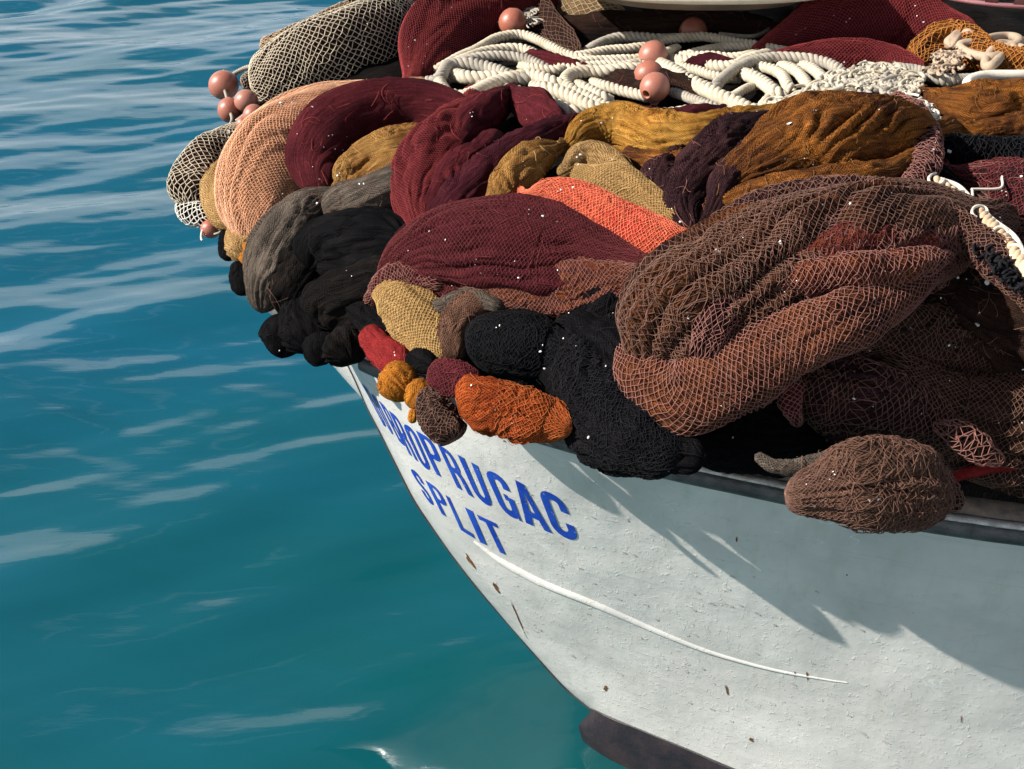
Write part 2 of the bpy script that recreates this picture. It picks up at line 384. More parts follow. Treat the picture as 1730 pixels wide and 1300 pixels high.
NR, NC = 70, 130
rows = np.linspace(0, 1, NR)
# each row runs from the stem line to a point far right; columns bunch up at the stem where the plating turns away
sx = np.interp(rows, np.linspace(0, 1, 120), STEM[:, 0]); sy = np.interp(rows, np.linspace(0, 1, 120), STEM[:, 1])
phi = np.linspace(0, math.pi / 2, 40); Wd = np.interp(rows, [0, .5, 1], [260, 240, 170])
PX, PY, DD = [], [], []
for r in range(NR):
    w = np.r_[Wd[r] * (1 - np.cos(phi)), Wd[r] + np.linspace(0, 1, NC - 39)[1:] ** 1.3 * (2400 - sx[r] - Wd[r])]
    x = sx[r] + w
    yt = np.interp(x, RAIL[:, 0], RAIL[:, 1]); yb = np.interp(x, FOOT[:, 0], FOOT[:, 1])
    # lower rows bend along the foot line; left of its start they aim at the stem point
    t0 = (sy[r] - np.interp(sx[r], RAIL[:, 0], RAIL[:, 1])) / (1200 - np.interp(1000, RAIL[:, 0], RAIL[:, 1]))
    xl = np.maximum(x, 1000)
    tt = rows[r]
    y_lin = (1 - tt) * np.interp(x, RAIL[:, 0], RAIL[:, 1]) + tt * np.interp(x, FOOT[:, 0], FOOT[:, 1], left=1200)
    y_s = sy[r] + (np.interp(x, RAIL[:, 0], RAIL[:, 1]) - np.interp(sx[r], RAIL[:, 0], RAIL[:, 1])) * (1 - tt) + tt * (np.interp(x, FOOT[:, 0], FOOT[:, 1], left=1200) - 1200)
    k = np.clip(w / 420, 0, 1); k = k * k * (3 - 2 * k)
    y = y_s * (1 - k) + y_lin * k
    d = hull_dep(x, y)
    a = np.interp(tt, [0, .5, 1], [.40, .32, .18])
    q = np.clip(1 - w / Wd[r], 0, 1)
    d = d + a * (1 - np.sqrt(np.maximum(1 - q * q, 0)))
    PX.append(x); PY.append(y); DD.append(d)
PX, PY, DD = map(np.array, (PX, PY, DD))
HV = at(PX, PY, DD)                                               # near side, NR x cols x 3
# faint unevenness of hand-laid planking under the paint
HV[..., 1] += .004 * noise(HV, 3.0) + .0015 * noise(HV, 9.0)
# the plating goes on round the bow and along the far side
farT = spline([(-.60,3.22,2.1),(-.95,3.45,2.1),(-1.17,3.95,2.1),(-1.08,4.6,2.1),(-.6,5.2,2.1),(.2,5.55,2.1),(1.6,5.8,2.0),(3.2,5.9,2.0)], 26)
farB = spline([(.34,3.2,.35),(.36,3.35,.35),(.45,3.6,.35),(.7,4,.35),(1.2,4.4,.35),(1.8,4.8,.35),(2.5,5.1,.35),(3.4,5.3,.35)], 26)
st = HV[:, 0]; cols = []
for k in range(26):
    hh = (1 - rows) ** 4.0
    base = st + (farT[k] - farT[0]) * hh[:, None] + (farB[k] - farB[0]) * (1 - hh)[:, None]
    base[:, 1] += .05; cols.append(base)
FV = np.stack(cols[::-1], 1)
ALL = np.concatenate([FV, HV], 1)
mw, t, n, b = newmat('white_hull_paint'); g = G(t); geo = g.n('ShaderNodeTexCoord').outputs['Object']
big = g.noise(geo, 1.6, 4, .6, .4); sp = g.noise(geo, 26, 5, .7)
stn = g.n('ShaderNodeMapping'); stn.inputs['Scale'].default_value = (5, 5, .8); g.l(geo, stn.inputs[0]); runs = g.noise(stn.outputs[0], 3.0, 4, .65)
col = g.mix(g.mapr(big, .35, .7), (.52, .51, .485), (.745, .725, .685))  # broad dirt blotches, their contrast raised to put dappled shading into the colour
col = g.mix(g.m('MULTIPLY', g.mapr(runs, .52, .75), .45), col, (.47, .46, .40))
col = g.mix(g.m('MULTIPLY', g.mapr(sp, .66, .74), .5), col, (.36, .35, .32))
vs = g.n('ShaderNodeTexVoronoi', feature='DISTANCE_TO_EDGE'); vs.inputs['Scale'].default_value = 3.2
wv = g.n('ShaderNodeMapping'); wv.inputs['Scale'].default_value = (1, 1, 2.1); wv.inputs['Rotation'].default_value = (.2, .5, .1); g.l(geo, wv.inputs[0])
dn = g.n('ShaderNodeTexNoise'); dn.inputs['Scale'].default_value = 4; g.l(wv.outputs[0], dn.inputs['Vector'])
va = g.n('ShaderNodeVectorMath', operation='MULTIPLY_ADD'); g.l(dn.outputs[1], va.inputs[0]); va.inputs[1].default_value = (.5,) * 3; g.l(wv.outputs[0], va.inputs[2]); g.l(va.outputs[0], vs.inputs['Vector'])
lg = g.n('ShaderNodeMapping'); lg.inputs['Scale'].default_value = (1.2, 1.2, 55); lg.inputs['Rotation'].default_value = (0, -.10, 0); g.l(geo, lg.inputs[0])
scuff = g.mapr(g.noise(lg.outputs[0], 1.6, 4, .6, .3), .60, .70)
col = g.mix(g.m('MULTIPLY', scuff, .35), col, (.40, .40, .38))
scr_ripple = g.m('MULTIPLY', g.mapr(vs.outputs[0], 0, .012, 1, 0), g.mapr(g.noise(geo, 2.3, 2), .52, .62))  # pale web in the colour: scratches, also painted ripple light from the water
col = g.mix(g.m('MULTIPLY', scr_ripple, .6), col, (.85, .86, .85))
g.l(col, b.inputs['Base Color'])
nb = g.bump(g.noise(geo, 7, 3, .5), .25, .02); nb = g.bump(g.mapr(g.noise(geo, 42, 4, .7), .55, .75), .5, .003, nb)
nb = g.bump(g.noise(geo, 140, 3, .6), .25, .001, nb)
g.l(nb, b.inputs['Normal']); b.inputs['Roughness'].default_value = .28; b.inputs['Specular IOR Level'].default_value = .5
b.inputs['Coat Weight'].default_value = .6; b.inputs['Coat Roughness'].default_value = .07
hull_m = mesh_np('hull', ALL.reshape(-1, 3), grid_faces(NR, ALL.shape[1]))
hull = link('hull', hull_m, mw, boat, label='white painted plating with rust spots and scuffs')
nearF = grid_faces(NR, HV.shape[1])
BV = BVHTree.FromPolygons([Vector(v) for v in HV.reshape(-1, 3)], nearF.tolist())
O = Vector((0, 0, CAM_H))
def on_hull(px, py, out=.002):
    res = []
    for x, y in zip(np.ravel(px), np.ravel(py)):
        d = Vector(rays(x, y)).normalized(); loc, nr, i, ds = BV.ray_cast(O, d)
        if loc is None:
            loc, nr, i, ds = BV.find_nearest(O + d * 3.9)
        if nr.dot(d) > 0: nr = -nr
        res.append(loc + nr * out)
    return np.array(res)
# dark antifouling below the paint line, full forefoot going down under the water
f = spline([(1000,1200),(1045,1220),(1090,1239),(1160,1268),(1240,1302),(1330,1338),(1450,1380),(1600,1430),(1800,1490),(2300,1615)], 90)
topB = on_hull(f[:, 0], f[:, 1] - 3.5, -.012)
left = at(np.array([978., 976, 978, 984, 996, 1010, 1024, 1045]), np.array([1206., 1216, 1232, 1252, 1276, 1302, 1330, 1370]), np.array([4.93, 4.94, 4.96, 4.99, 5.03, 5.08, 5.13, 5.2]))
rws = []
for k in range(14):
    u = k / 13; lp = left[0] + 0
    lx = np.array([np.interp(u * 7, range(8), left[:, c]) for c in range(3)])
    cur = topB.copy(); drop = u * .75
    cur[:, 2] -= drop; cur[:, 1] += .06 * math.sin(u * 3.1) * -1 + .30 * u ** 2
    w = np.exp(-(np.arange(len(cur)) / 9.0) ** 1.5)[:, None]
    rws.append(cur + (lx - cur[0]) * w * min(1, u * 4.5))
BT = np.stack(rws, 0)
far = BT[:, :1] + np.linspace(.02, 1, 12)[None, :, None] ** 1.5 * np.array([1.2, 1.6, -.05]); far = far[:, ::-1]
BT = np.concatenate([far, BT], 1)
m_af = plain_mat('antifouling_paint', (.032, .022, .024), .5, .6, 5, .5, .006, .3, col2=(.012, .013, .018))
link('antifouling_bottom', mesh_np('antifouling_bottom', BT.reshape(-1, 3), grid_faces(*BT.shape[:2])), m_af, boat, label='dark antifouling paint under the white line')
# stem line: dark rubbed edge
m_dark = plain_mat('black_rubber', (.035, .036, .04), .45, .5, 14, .5, .004, .4, col2=(.07, .068, .065))
sp = at(STEM[:, 0] - .5, STEM[:, 1] + .5, np.interp(np.linspace(0, 1, 120), rows, DD[:, 0]) + .004)
V, Fq, _, _ = tube_np(sp, .0055, 6); link('stem_edge', mesh_np('stem_edge', V, Fq), m_dark, boat)
V, Fq, _, _ = tube_np(on_hull(FOOT[:120, 0], FOOT[:120, 1] - 2.5, .0), .006, 6)
link('waterline_edge', mesh_np('waterline_edge', V, Fq), m_dark, boat)
# spray rail: a raised moulding that runs aft from the stem and fades out
kn = spline([(800,915),(840,945),(880,968),(920,988),(1000,1020),(1060,1046),(1120,1072),(1200,1103),(1300,1131),(1390,1148),(1432,1154)], 110)
wdt = np.interp(np.linspace(0, 1, 110), [0, .12, .35, .7, 1], [.014, .034, .028, .015, .005])
A0 = on_hull(kn[:, 0], kn[:, 1], .0); nrm = unit(np.cross(np.gradient(A0, axis=0), on_hull(kn[:, 0], kn[:, 1] + 12, 0) - A0))
nrm = nrm * np.sign((nrm * (np.array([0, 0, CAM_H]) - A0)).sum(1))[:, None]
dn_ = unit(np.cross(np.gradient(A0, axis=0), nrm)); dn_ *= -np.sign(dn_[:, 2:3])
prof = [(-1.0, -.05), (-.55, .28), (-.1, .38), (.25, .34), (.55, .12), (.75, -.1)]
RL = np.stack([A0 + dn_ * (wdt * a)[:, None] + nrm * (wdt * o)[:, None] for a, o in prof], 1)
link('spray_rail', mesh_np('spray_rail', RL.reshape(-1, 3), grid_faces(110, 6)), mw, boat)

# gunwale: rubbing strake, bulwark top plate, inner cap, deck
gx = np.linspace(-.50, 3.0, 260)
rp = at(RAIL[:, 0], RAIL[:, 1], hull_dep(RAIL[:, 0], RAIL[:, 1]))
GL = np.stack([np.interp(gx, rp[:, 0], rp[:, c]) for c in range(3)], 1); GL[:, 0] = gx
tang = unit(np.gradient(GL, axis=0)); outv = unit(np.cross(tang, (0, 0, 1.0))); outv *= -np.sign(outv[:, 1:2] + 1e-9)
def sweep(name, prof, mat, wob=.0, i0=0, i1=260, **kw):
    L = GL[i0:i1]; Oo = outv[i0:i1]
    ww = wob * noise(L, 6.0, len(name)) + wob * noise(L, 17.0, len(name))
    A = np.stack([L + Oo * (o + ww[:, None] * .5) + np.array([0, 0, 1.0]) * (z + ww[:, None]) for o, z in prof + prof[:1]], 1)
    return link(name, mesh_np(name, A.reshape(-1, 3), grid_faces(len(L), len(prof) + 1), smooth=False), mat, boat, **kw)
m_strake = plain_mat('worn_grey_strake', (.085, .085, .085), .4, .6, 18, .8, .005, .5, col2=(.03, .03, .032))
m_white = plain_mat('chipped_white_trim', (.62, .61, .58), .35, .4, 24, .6, .004, .5, col2=(.32, .29, .25))
m_brown = plain_mat('weathered_brown_plate', (.20, .15, .115), .5, .5, 22, .7, .004, .4, col2=(.10, .085, .075))
m_deck = plain_mat('dark_blue_deck', (.035, .045, .075), .45, .5, 7, .4, .003, .45, col2=(.06, .065, .085))
sweep('rubbing_strake', [(-.01, -.012), (.034, -.008), (.040, .004), (.038, .034), (.028, .044), (-.01, .046)], m_strake, .0015)
sweep('strake_trim', [(.004, .0475), (.030, .0475), (.027, .055), (.006, .056)], m_white, .0015)
sweep('bulwark_plate', [(-.115, .02), (-.002, .044), (-.004, .056), (-.118, .075)], m_brown, .001)
sweep('inner_trim', [(-.150, .06), (-.119, .074), (-.121, .086), (-.150, .088)], m_white, .001)
dk = np.concatenate([GL + outv * -.15 + [0, 0, .07], GL * [1, 0, 1] + [0, 3.6, 0] + [0, 0, .06]]).reshape(2, 260, 3)
link('deck', mesh_np('deck', dk.reshape(-1, 3), grid_faces(2, 260)), m_deck, boat)
# hidden planking that closes the deck under the heap
dq = np.concatenate([np.stack([np.interp(np.linspace(0, 1, 60), np.linspace(0, 1, 26), farT[:, c]) for c in range(3)], 1)[None] * [.8, .98, 1] + [.0, .1, -.06],
                     np.stack([np.linspace(-.5, 3.0, 60), np.full(60, 3.4), np.full(60, 2.1)], 1)[None]])
link('foredeck', mesh_np('foredeck', dq.reshape(-1, 3), grid_faces(2, 60)), m_deck, boat)

# ---- lettering: each letter a thin painted film on the plating
mb, t, n, b = newmat('blue_letter_paint'); g = G(t); geo = g.n('ShaderNodeTexCoord').outputs['Object']
lc = g.mix(g.mapr(g.noise(geo, 9, 4), .4, .65), (.010, .040, .34), (.020, .075, .46)); g.l(g.mix(g.mapr(g.noise(geo, 55, 5, .75), .645, .675), lc, (.62, .62, .62)), b.inputs['Base Color'])
g.l(g.bump(g.noise(geo, 42, 4, .7), .3, .002), b.inputs['Normal'])
b.inputs['Roughness'].default_value = .35
def arc(cx, cy, rx, ry, a0, a1, n=9):
    return [(cx + rx * math.cos(a), cy + ry * math.sin(a)) for a in np.linspace(R(a0), R(a1), n)]
def strip(path, w=.165):
    P = np.array(path, float); T = np.gradient(P, axis=0); T /= np.linalg.norm(T, axis=1)[:, None] + 1e-9
    Nn = np.stack([-T[:, 1], T[:, 0]], 1) * w / 2
    return [tuple(p) for p in P + Nn] + [tuple(p) for p in (P - Nn)[::-1]]
h = .0725
def bowl(x0, y0, x1, y1, rx, ry): return [(x0, y0)] + arc(x1 - rx, y0 + ry, rx, ry, -90, 0, 7) + arc(x1 - rx, y1 - ry, rx, ry, 0, 90, 7) + [(x0, y1)]
LET = {
 'O': [arc(.25, .22, .25, .22, 180, 360) + arc(.25, .78, .25, .22, 0, 180), arc(.25, .24, .1, .11, 180, 360) + arc(.25, .76, .1, .11, 0, 180)],
 'D': [bowl(0, 0, .5, 1, .22, .2), bowl(.15, .13, .35, .87, .1, .1)],
 'P': [[(0, 0)] + arc(.28, .2, .22, .2, -90, 0, 7) + arc(.28, .37, .22, .2, 0, 90, 7) + [(.15, .57), (.15, 1), (0, 1)], bowl(.15, .12, .35, .45, .1, .1)],
 'R': [[(0, 0)] + arc(.28, .2, .22, .2, -90, 0, 7) + arc(.26, .34, .24, .2, 0, 50, 5) + [(.47, .6), (.5, 1), (.34, 1), (.32, .66), (.26, .58), (.15, .58), (.15, 1), (0, 1)], bowl(.15, .12, .35, .45, .1, .1)],
 'B': [[(0, 0)] + arc(.28, .2, .2, .2, -90, 40, 7) + [(.40, .48)] + arc(.28, .72, .22, .2, -25, 0, 3) + arc(.28, .8, .22, .2, 0, 90, 7) + [(0, 1)], bowl(.15, .12, .34, .42, .08, .08), bowl(.15, .55, .35, .87, .08, .08)],
 'U': [strip([(h, 0), (h, .3), (h, .55), (h, .76)] + arc(.25, .77, .25 - h, .23 - h, 170, 10, 9) + [(.5 - h, .76), (.5 - h, .55), (.5 - h, .3), (.5 - h, 0)])],
 'C': [strip([(.5 - h, .36), (.5 - h, .26)] + arc(.25, .23, .25 - h, .23 - h, -8, -172, 9) + [(h, .3), (h, .5), (h, .7)] + arc(.25, .77, .25 - h, .23 - h, 172, 8, 9) + [(.5 - h, .72), (.5 - h, .62)])],
 'G': [strip([(.5 - h, .33), (.5 - h, .26)] + arc(.25, .23, .25 - h, .23 - h, -8, -172, 9) + [(h, .3), (h, .5), (h, .7)] + arc(.25, .77, .25 - h, .23 - h, 172, 20, 8) + [(.5 - h, .74), (.5 - h, .64), (.5 - h, .5)]), [(.27, .46), (.35, .46), (.35, .60), (.27, .60)], [(.44, .86), (.5, .76), (.5, 1), (.44, 1)]],
 'A': [[(.16, 0), (.34, 0), (.5, 1), (.355, 1), (.325, .80), (.175, .80), (.145, 1), (0, 1)], [(.25, .20), (.195, .66), (.305, .66)]],
 'S': [strip([(.5 - h, .32), (.5 - h, .25)] + arc(.25, .23, .25 - h, .23 - h, -8, -172, 9) + [(h, .3), (.13, .42), (.25, .5), (.37, .58), (.5 - h, .7)] + arc(.25, .77, .25 - h, .23 - h, 8, 172, 9) + [(h, .75), (h, .67)])],
 'L': [[(0, 0), (.15, 0), (.15, .86), (.5, .86), (.5, 1), (0, 1)]],
 'I': [[(0, 0), (.5, 0), (.5, 1), (0, 1)]],
 'T': [[(0, 0), (.5, 0), (.5, .14), (.325, .14), (.325, 1), (.175, 1), (.175, .14), (0, .14)]]}
HOLES = {'O': 1, 'D': 1, 'P': 1, 'R': 1, 'B': 2, 'A': 1}
def dens(P, step=.05):
    out = []
    for k in range(len(P)):
        a, c = np.array(P[k]), np.array(P[(k + 1) % len(P)]); m_ = max(1, int(np.linalg.norm(c - a) / step))
        out += [tuple(a + (c - a) * j / m_) for j in range(m_)]
    return out
def letter(ch, TL, TR, BR, BL):
    loops = LET[ch]; nh = HOLES.get(ch, 0); groups = [loops] if nh else [[l] for l in loops]
    V, Fc = [], []
    for gq in groups:
        L2 = [dens(l) for l in gq]
        tri = tessellate_polygon([[Vector((x, y, 0)) for x, y in l] for l in L2])
        flat = [p for l in L2 for p in l]; o = len(V); V += flat; Fc += [tuple(i + o for i in f_) for f_ in tri]
    Q = np.array(V); u = (Q[:, 0] / .5)[:, None]; v = Q[:, 1][:, None]
    P = (np.array(TL) * (1 - u) + np.array(TR) * u) * (1 - v) + (np.array(BL) * (1 - u) + np.array(BR) * u) * v
    W3 = on_hull(P[:, 0], P[:, 1], .0022)
    me = bpy.data.meshes.new('letter'); me.from_pydata(W3.tolist(), [], Fc); me.update()
    return link('letter', me, mb, boat)
for a in [('D', (612,648), (621,657), (654,722), (649,719)), ('O', (625,661), (635,671), (667,737), (660,730)), ('B', (640,676), (653,689), (687,757), (675,745)),
          ('R', (657,693), (672,705), (707,780), (692,767)), ('O', (678,711), (699,725), (731,798), (713,787)), ('P', (703,727), (729,742), (764,817), (738,801)),
          ('R', (739,749), (762,764), (801,841), (773,823)), ('U', (774,768), (806,786), (835,860), (807,842)), ('G', (817,790), (851,806), (882,881), (851,866)),
          ('A', (858,804), (897,824), (933,901), (889,883)), ('C', (908,823), (950,842), (980,917), (938,901)),
          ('S', (691,788), (708,801), (736,857), (722,845)), ('P', (719,811), (741,826), (772,884), (747,868)), ('L', (753,836), (774,850), (803,910), (779,895)),
          ('I', (786,857), (798,863), (823,921), (812,916)), ('T', (806,869), (838,884), (866,942), (834,928))]:
    letter(*a)
# ---- rust, chips and scuffs that have their own shape
m_rust = plain_mat('rust_stain', (.20, .085, .025), .8, .6, 90, .5, .002, .2, col2=(.035, .022, .015))
def blob(px, py, w, hgt, ang=0, seed=0, out=.0018, taper=0):
    r = np.random.default_rng(seed); k = 16; a = np.linspace(0, 2 * math.pi, k, endpoint=False)
    rr = 1 + r.normal(0, .22, k); x = np.cos(a) * w * rr; y = np.sin(a) * hgt * rr
    if taper: x = x * np.clip(1 - taper * (y / hgt + 1) / 2, .1, 1)
    X = px + x * math.cos(ang) - y * math.sin(ang); Y = py + x * math.sin(ang) + y * math.cos(ang)
    P = on_hull(np.r_[px, X], np.r_[py, Y], out); return P, [(0, j + 1, (j + 1) % k + 1) for j in range(k)]
for i, (x, y, w, hh, an) in enumerate([(1228,1165,4,13,-.25),(1364,1143,2.5,11,-.1),(1343,1140,2,8,0),(1270,1250,4,6,-.6),(1023,1163,5,5,.4),(795,948,3.5,17,-.6),(838,992,3,13,-.6),(1624,1216,2,9,0),(1245,912,2,6,0),(878,1050,2,36,-.42),(1431,971,2,2,0),(852,745,2,2,0)]):
    P, Fc = blob(x, y, w * .7, hh * .8, an, i, taper=.7 if hh > 6 and i not in (5, 6) else 0)
    me = bpy.data.meshes.new('rust_stain'); me.from_pydata(P.tolist(), [], Fc); me.update(); link('rust_stain', me, m_rust, boat)
ch = np.random.default_rng(12); V, Fc = [], []
for i in range(90):
    x = ch.uniform(860, 1500); y = np.interp(x, kn[:, 0], kn[:, 1]) + ch.choice([ch.uniform(-170, -15), ch.uniform(12, 110)], p=[.6, .4])
    s_ = ch.uniform(1.0, 2.6)
    P, f_ = blob(x, y, s_ * ch.uniform(1, 3.2), s_ * .7, .42, 100 + i, .0016); Fc += [tuple(q + len(V) for q in t_) for t_ in f_]; V += P.tolist()
me = bpy.data.meshes.new('paint_chips'); me.from_pydata(V, [], Fc); me.update()
link('paint_chips', me, plain_mat('bare_primer', (.52, .51, .48), .7, .5, 30, .4, .002, .2, col2=(.33, .31, .28)), boat, kind='stuff')

# ================================================================== NETS
NM = {}
def nm(key, *a, **k):
    if key not in NM: NM[key] = net_mat(key, *a, **k)
    return NM[key]
maroon = nm('maroon_net', (.070, .009, .014), (.135, .020, .026), cell=.0085, gap=.45, streak=.5)
maroon_dk = nm('dark_maroon_net', (.045, .008, .014), (.085, .014, .022), cell=.009, gap=.4, streak=.6)
burg = nm('burgundy_net', (.045, .006, .011), (.115, .017, .024), cell=.011, gap=.30, streak=.6)
burg_or = nm('burgundy_orange_net', (.100, .022, .022), (.26, .075, .022), cell=.011, gap=.32, streak=.8, blotch=4)
coral = nm('coral_net', (.55, .042, .030), (.62, .13, .06), cell=.0105, gap=.42, streak=.7)
ochre = nm('ochre_net', (.30, .13, .035), (.52, .28, .085), cell=.010, gap=.4, streak=.8)
golden = nm('golden_net', (.42, .16, .024), (.62, .32, .065), cell=.009, gap=.40, streak=1.0)
sand = nm('sand_net', (.38, .22, .085), (.46, .28, .12), cell=.0115, gap=.35, streak=.6)
salmon = nm('salmon_net', (.62, .27, .13), (.70, .33, .17), cell=.014, gap=.30, streak=.3, line=.26)
tan = nm('tan_net', (.42, .24, .085), (.52, .31, .13), cell=.012, gap=.4, streak=.7)
orange = nm('orange_net', (.50, .17, .018), (.62, .23, .035), cell=.009, gap=.5, streak=.7)
rorange = nm('red_orange_net', (.34, .058, .016), (.46, .095, .020), cell=.011, gap=.35, streak=.6)
redn = nm('red_net', (.22, .016, .020), (.32, .030, .028), cell=.009, gap=.45, streak=.5)
greyb = nm('grey_brown_net', (.11, .085, .068), (.21, .165, .13), cell=.0105, gap=.40, streak=1.0)
dkbrown = nm('dark_brown_net', (.022, .012, .010), (.060, .030, .020), cell=.011, gap=.4, streak=.9)
brown = nm('brown_net', (.105, .052, .034), (.17, .085, .055), cell=.012, gap=.32, streak=.5)
rust = nm('rust_brown_net', (.075, .026, .016), (.42, .15, .028), cell=.011, gap=.34, streak=1.1, blotch=5)
rustd = nm('dark_rust_net', (.055, .020, .014), (.27, .085, .028), cell=.011, gap=.34, streak=1.1, blotch=5)
purple = nm('plum_net', (.030, .012, .016), (.075, .030, .032), cell=.011, gap=.36, streak=1.1)
mixed = nm('plum_rust_net', (.026, .011, .012), (.20, .070, .026), cell=.013, gap=.28, streak=1.1, blotch=4.5)
black = nm('black_net', (.0042, .0042, .0054), (.013, .012, .0135), cell=.011, gap=.45, streak=.8)
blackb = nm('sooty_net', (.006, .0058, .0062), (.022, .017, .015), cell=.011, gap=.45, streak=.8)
olive = nm('olive_brown_net', (.15, .095, .04), (.27, .18, .09), cell=.012, gap=.3, streak=.5)
def cord(name, c, var=.35): return plain_mat(name, c, .8, var, 60, .4, .001, .08)
s_cream = cord('cream_twine', (.62, .53, .40)); s_tan = cord('tan_twine', (.52, .38, .25)); s_pink = cord('pink_brown_twine', (.30, .135, .11))
s_brown = cord('brown_twine', (.20, .105, .075)); s_greyb = cord('taupe_twine', (.19, .105, .08)); s_org = cord('orange_twine', (.50, .20, .05))
s_blk = cord('black_twine', (.014, .0135, .016)); s_white = cord('white_twine', (.72, .68, .60)); s_coral = cord('coral_twine', (.78, .20, .11)); s_burg = cord('burgundy_twine', (.16, .036, .038))
s_ochre = cord('ochre_twine', (.36, .20, .06)); s_rust = cord('rust_twine', (.26, .12, .04)); s_gold = cord('gold_twine', (.55, .34, .13)); s_salm = cord('salmon_twine', (.78, .43, .26)); s_rorg = cord('red_orange_twine', (.44, .12, .035)); s_red = cord('red_twine', (.30, .05, .05))
_seed = [1]
THR = {'black_net': s_blk, 'sooty_net': s_blk, 'maroon_net': s_red, 'dark_maroon_net': s_burg, 'burgundy_net': s_burg, 'coral_net': s_coral, 'ochre_net': s_gold,
 'golden_net': s_ochre, 'sand_net': s_gold, 'salmon_net': s_salm, 'tan_net': s_gold, 'orange_net': s_org, 'red_orange_net': s_rorg, 'red_net': s_red, 'grey_brown_net': s_greyb,
 'rust_brown_net': s_rust, 'plum_net': s_pink, 'plum_rust_net': s_pink}
def net(name, label, folds, cat='fishing net', group='fishing nets heaped on the bow'):
    x, y = folds[0]['sp'][len(folds[0]['sp']) // 2][:2]
    root = empty(name, (0, 0, 0), label, cat, group); n0 = len(SCATTER)
    thr = THR.get(folds[0]['m'].name, s_brown)
    for fd in folds:
        fd = dict(fd); mat = fd.pop('m', None); w = fd.pop('w', None); _seed[0] += 1; sd = fd.pop('seed', _seed[0]); body = fd.pop('body', True); pl = fd.pop('label', None)
        F_ = Fold(seed=sd, **fd)
        if body:
            o = F_.body('fold', mat, root)
            if pl: o['label'] = pl
        if w:
            for ww in (w if isinstance(w, list) else [w]):
                ww = dict(ww); wm = ww.pop('m'); F_.net('mesh_strands', wm, root, **ww)
    lo = []
    for F_ in SCATTER[n0:]:
        r = np.random.default_rng(F_.seed + 900); nn = int(F_.Lpx * F_.rm / 520)
        for i in range(nn):
            u = r.uniform(.03, .97); th = r.uniform(.1, 3.0); L = r.uniform(.012, .05) / F_.arc[-1]; a = r.uniform(0, 6.28); k = 7
            t_ = np.linspace(-1, 1, k); bend = r.uniform(-1.5, 1.5)
            du = t_ * L * math.cos(a) + bend * t_ ** 2 * L * .5; dth = t_ * L * F_.arc[-1] / F_.Rref * math.sin(a)
            P = F_.ev(u + du, th + dth, 1.0, .002 + .006 * r.random()); v_, f_, _, _ = tube_np(P, .0009, 3); lo.append((v_, f_))
    if lo and thr is not None:
        V, Fq = join(lo); link('loose_threads', mesh_np('loose_threads', V, Fq), thr, root, kind='stuff')
    return root
def D(sp, m, lift=.0, w=None, **k): return dict(sp=sp, m=m, lift=lift, w=w, **k)

# dark filler netting deep in the heap so no gap shows the deck
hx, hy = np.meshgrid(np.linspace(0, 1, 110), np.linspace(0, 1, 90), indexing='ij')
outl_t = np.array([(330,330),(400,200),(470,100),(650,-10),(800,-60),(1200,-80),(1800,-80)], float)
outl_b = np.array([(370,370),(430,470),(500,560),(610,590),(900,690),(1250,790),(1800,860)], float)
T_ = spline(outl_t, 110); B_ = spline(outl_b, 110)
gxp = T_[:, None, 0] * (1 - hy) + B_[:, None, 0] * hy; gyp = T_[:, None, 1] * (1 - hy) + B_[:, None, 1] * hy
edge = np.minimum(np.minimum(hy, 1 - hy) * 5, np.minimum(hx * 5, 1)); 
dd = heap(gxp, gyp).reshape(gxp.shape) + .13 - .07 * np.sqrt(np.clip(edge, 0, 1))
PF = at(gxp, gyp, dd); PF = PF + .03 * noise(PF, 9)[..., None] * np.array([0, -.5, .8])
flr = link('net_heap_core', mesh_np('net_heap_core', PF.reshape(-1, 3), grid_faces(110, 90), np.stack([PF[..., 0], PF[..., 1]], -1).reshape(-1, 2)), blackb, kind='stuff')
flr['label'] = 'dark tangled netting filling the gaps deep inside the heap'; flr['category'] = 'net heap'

net('fishing_net', 'coarse tan open-mesh net rolled at the upper left beside the terracotta floats', [
    D([(425,150,22),(450,140,46),(510,115,64),(590,88,72),(660,60,74),(712,40,76)], dkbrown, .02, dict(m=s_cream, cell=.025, rad=.0022, out=.010, damp=.5), k=3, amp=.10, lump=.12),
    D([(440,80,10),(500,70,22),(570,42,28),(640,12,30),(730,-10,34)], dkbrown, -.06, dict(m=s_tan, cell=.026, rad=.0022, out=.006), k=3)])
net('fishing_net', 'fine dark maroon net lying flat behind the left end of the rope coil', [
    D([(700,140,20),(735,90,62),(800,40,82),(880,20,70),(950,10,50)], maroon_dk, -.02, dict(m=s_red, cell=.017, rad=.0010, out=.002, jit=.03), k=2, amp=.07, hr=.5, seed=90)])
net('fishing_net', 'brown perforated net strip running down behind the upper left float', [
    D([(885,-10,20),(915,25,24),(945,60,20),(975,95,12)], dkbrown, .05, dict(m=s_greyb, cell=.022, rad=.0014, out=.004, asp=3.2), k=2, amp=.06, hr=.4),
    D([(905,-10,30),(980,20,32),(1060,40,22)], olive, -.02, dict(m=s_tan, cell=.026, rad=.0018, out=.003, asp=2), k=2, amp=.08, hr=.5)])
net('fishing_net', 'dark crimson netting spread flat between the cream lid and the mauve crate', [
    D([(1265,100,14),(1330,85,52),(1420,62,92),(1520,66,94),(1600,80,66),(1660,90,44)], maroon, -.03, dict(m=s_red, cell=.019, rad=.0012, out=.002, jit=.04), k=3, amp=.08, hr=.45),
    D([(1270,112,10),(1340,100,22),(1430,100,32),(1510,108,32),(1560,128,18)], maroon, .03, dict(m=s_red, cell=.017, rad=.0010, out=.002, jit=.05), k=3, amp=.1, hr=.6, tail=False)])
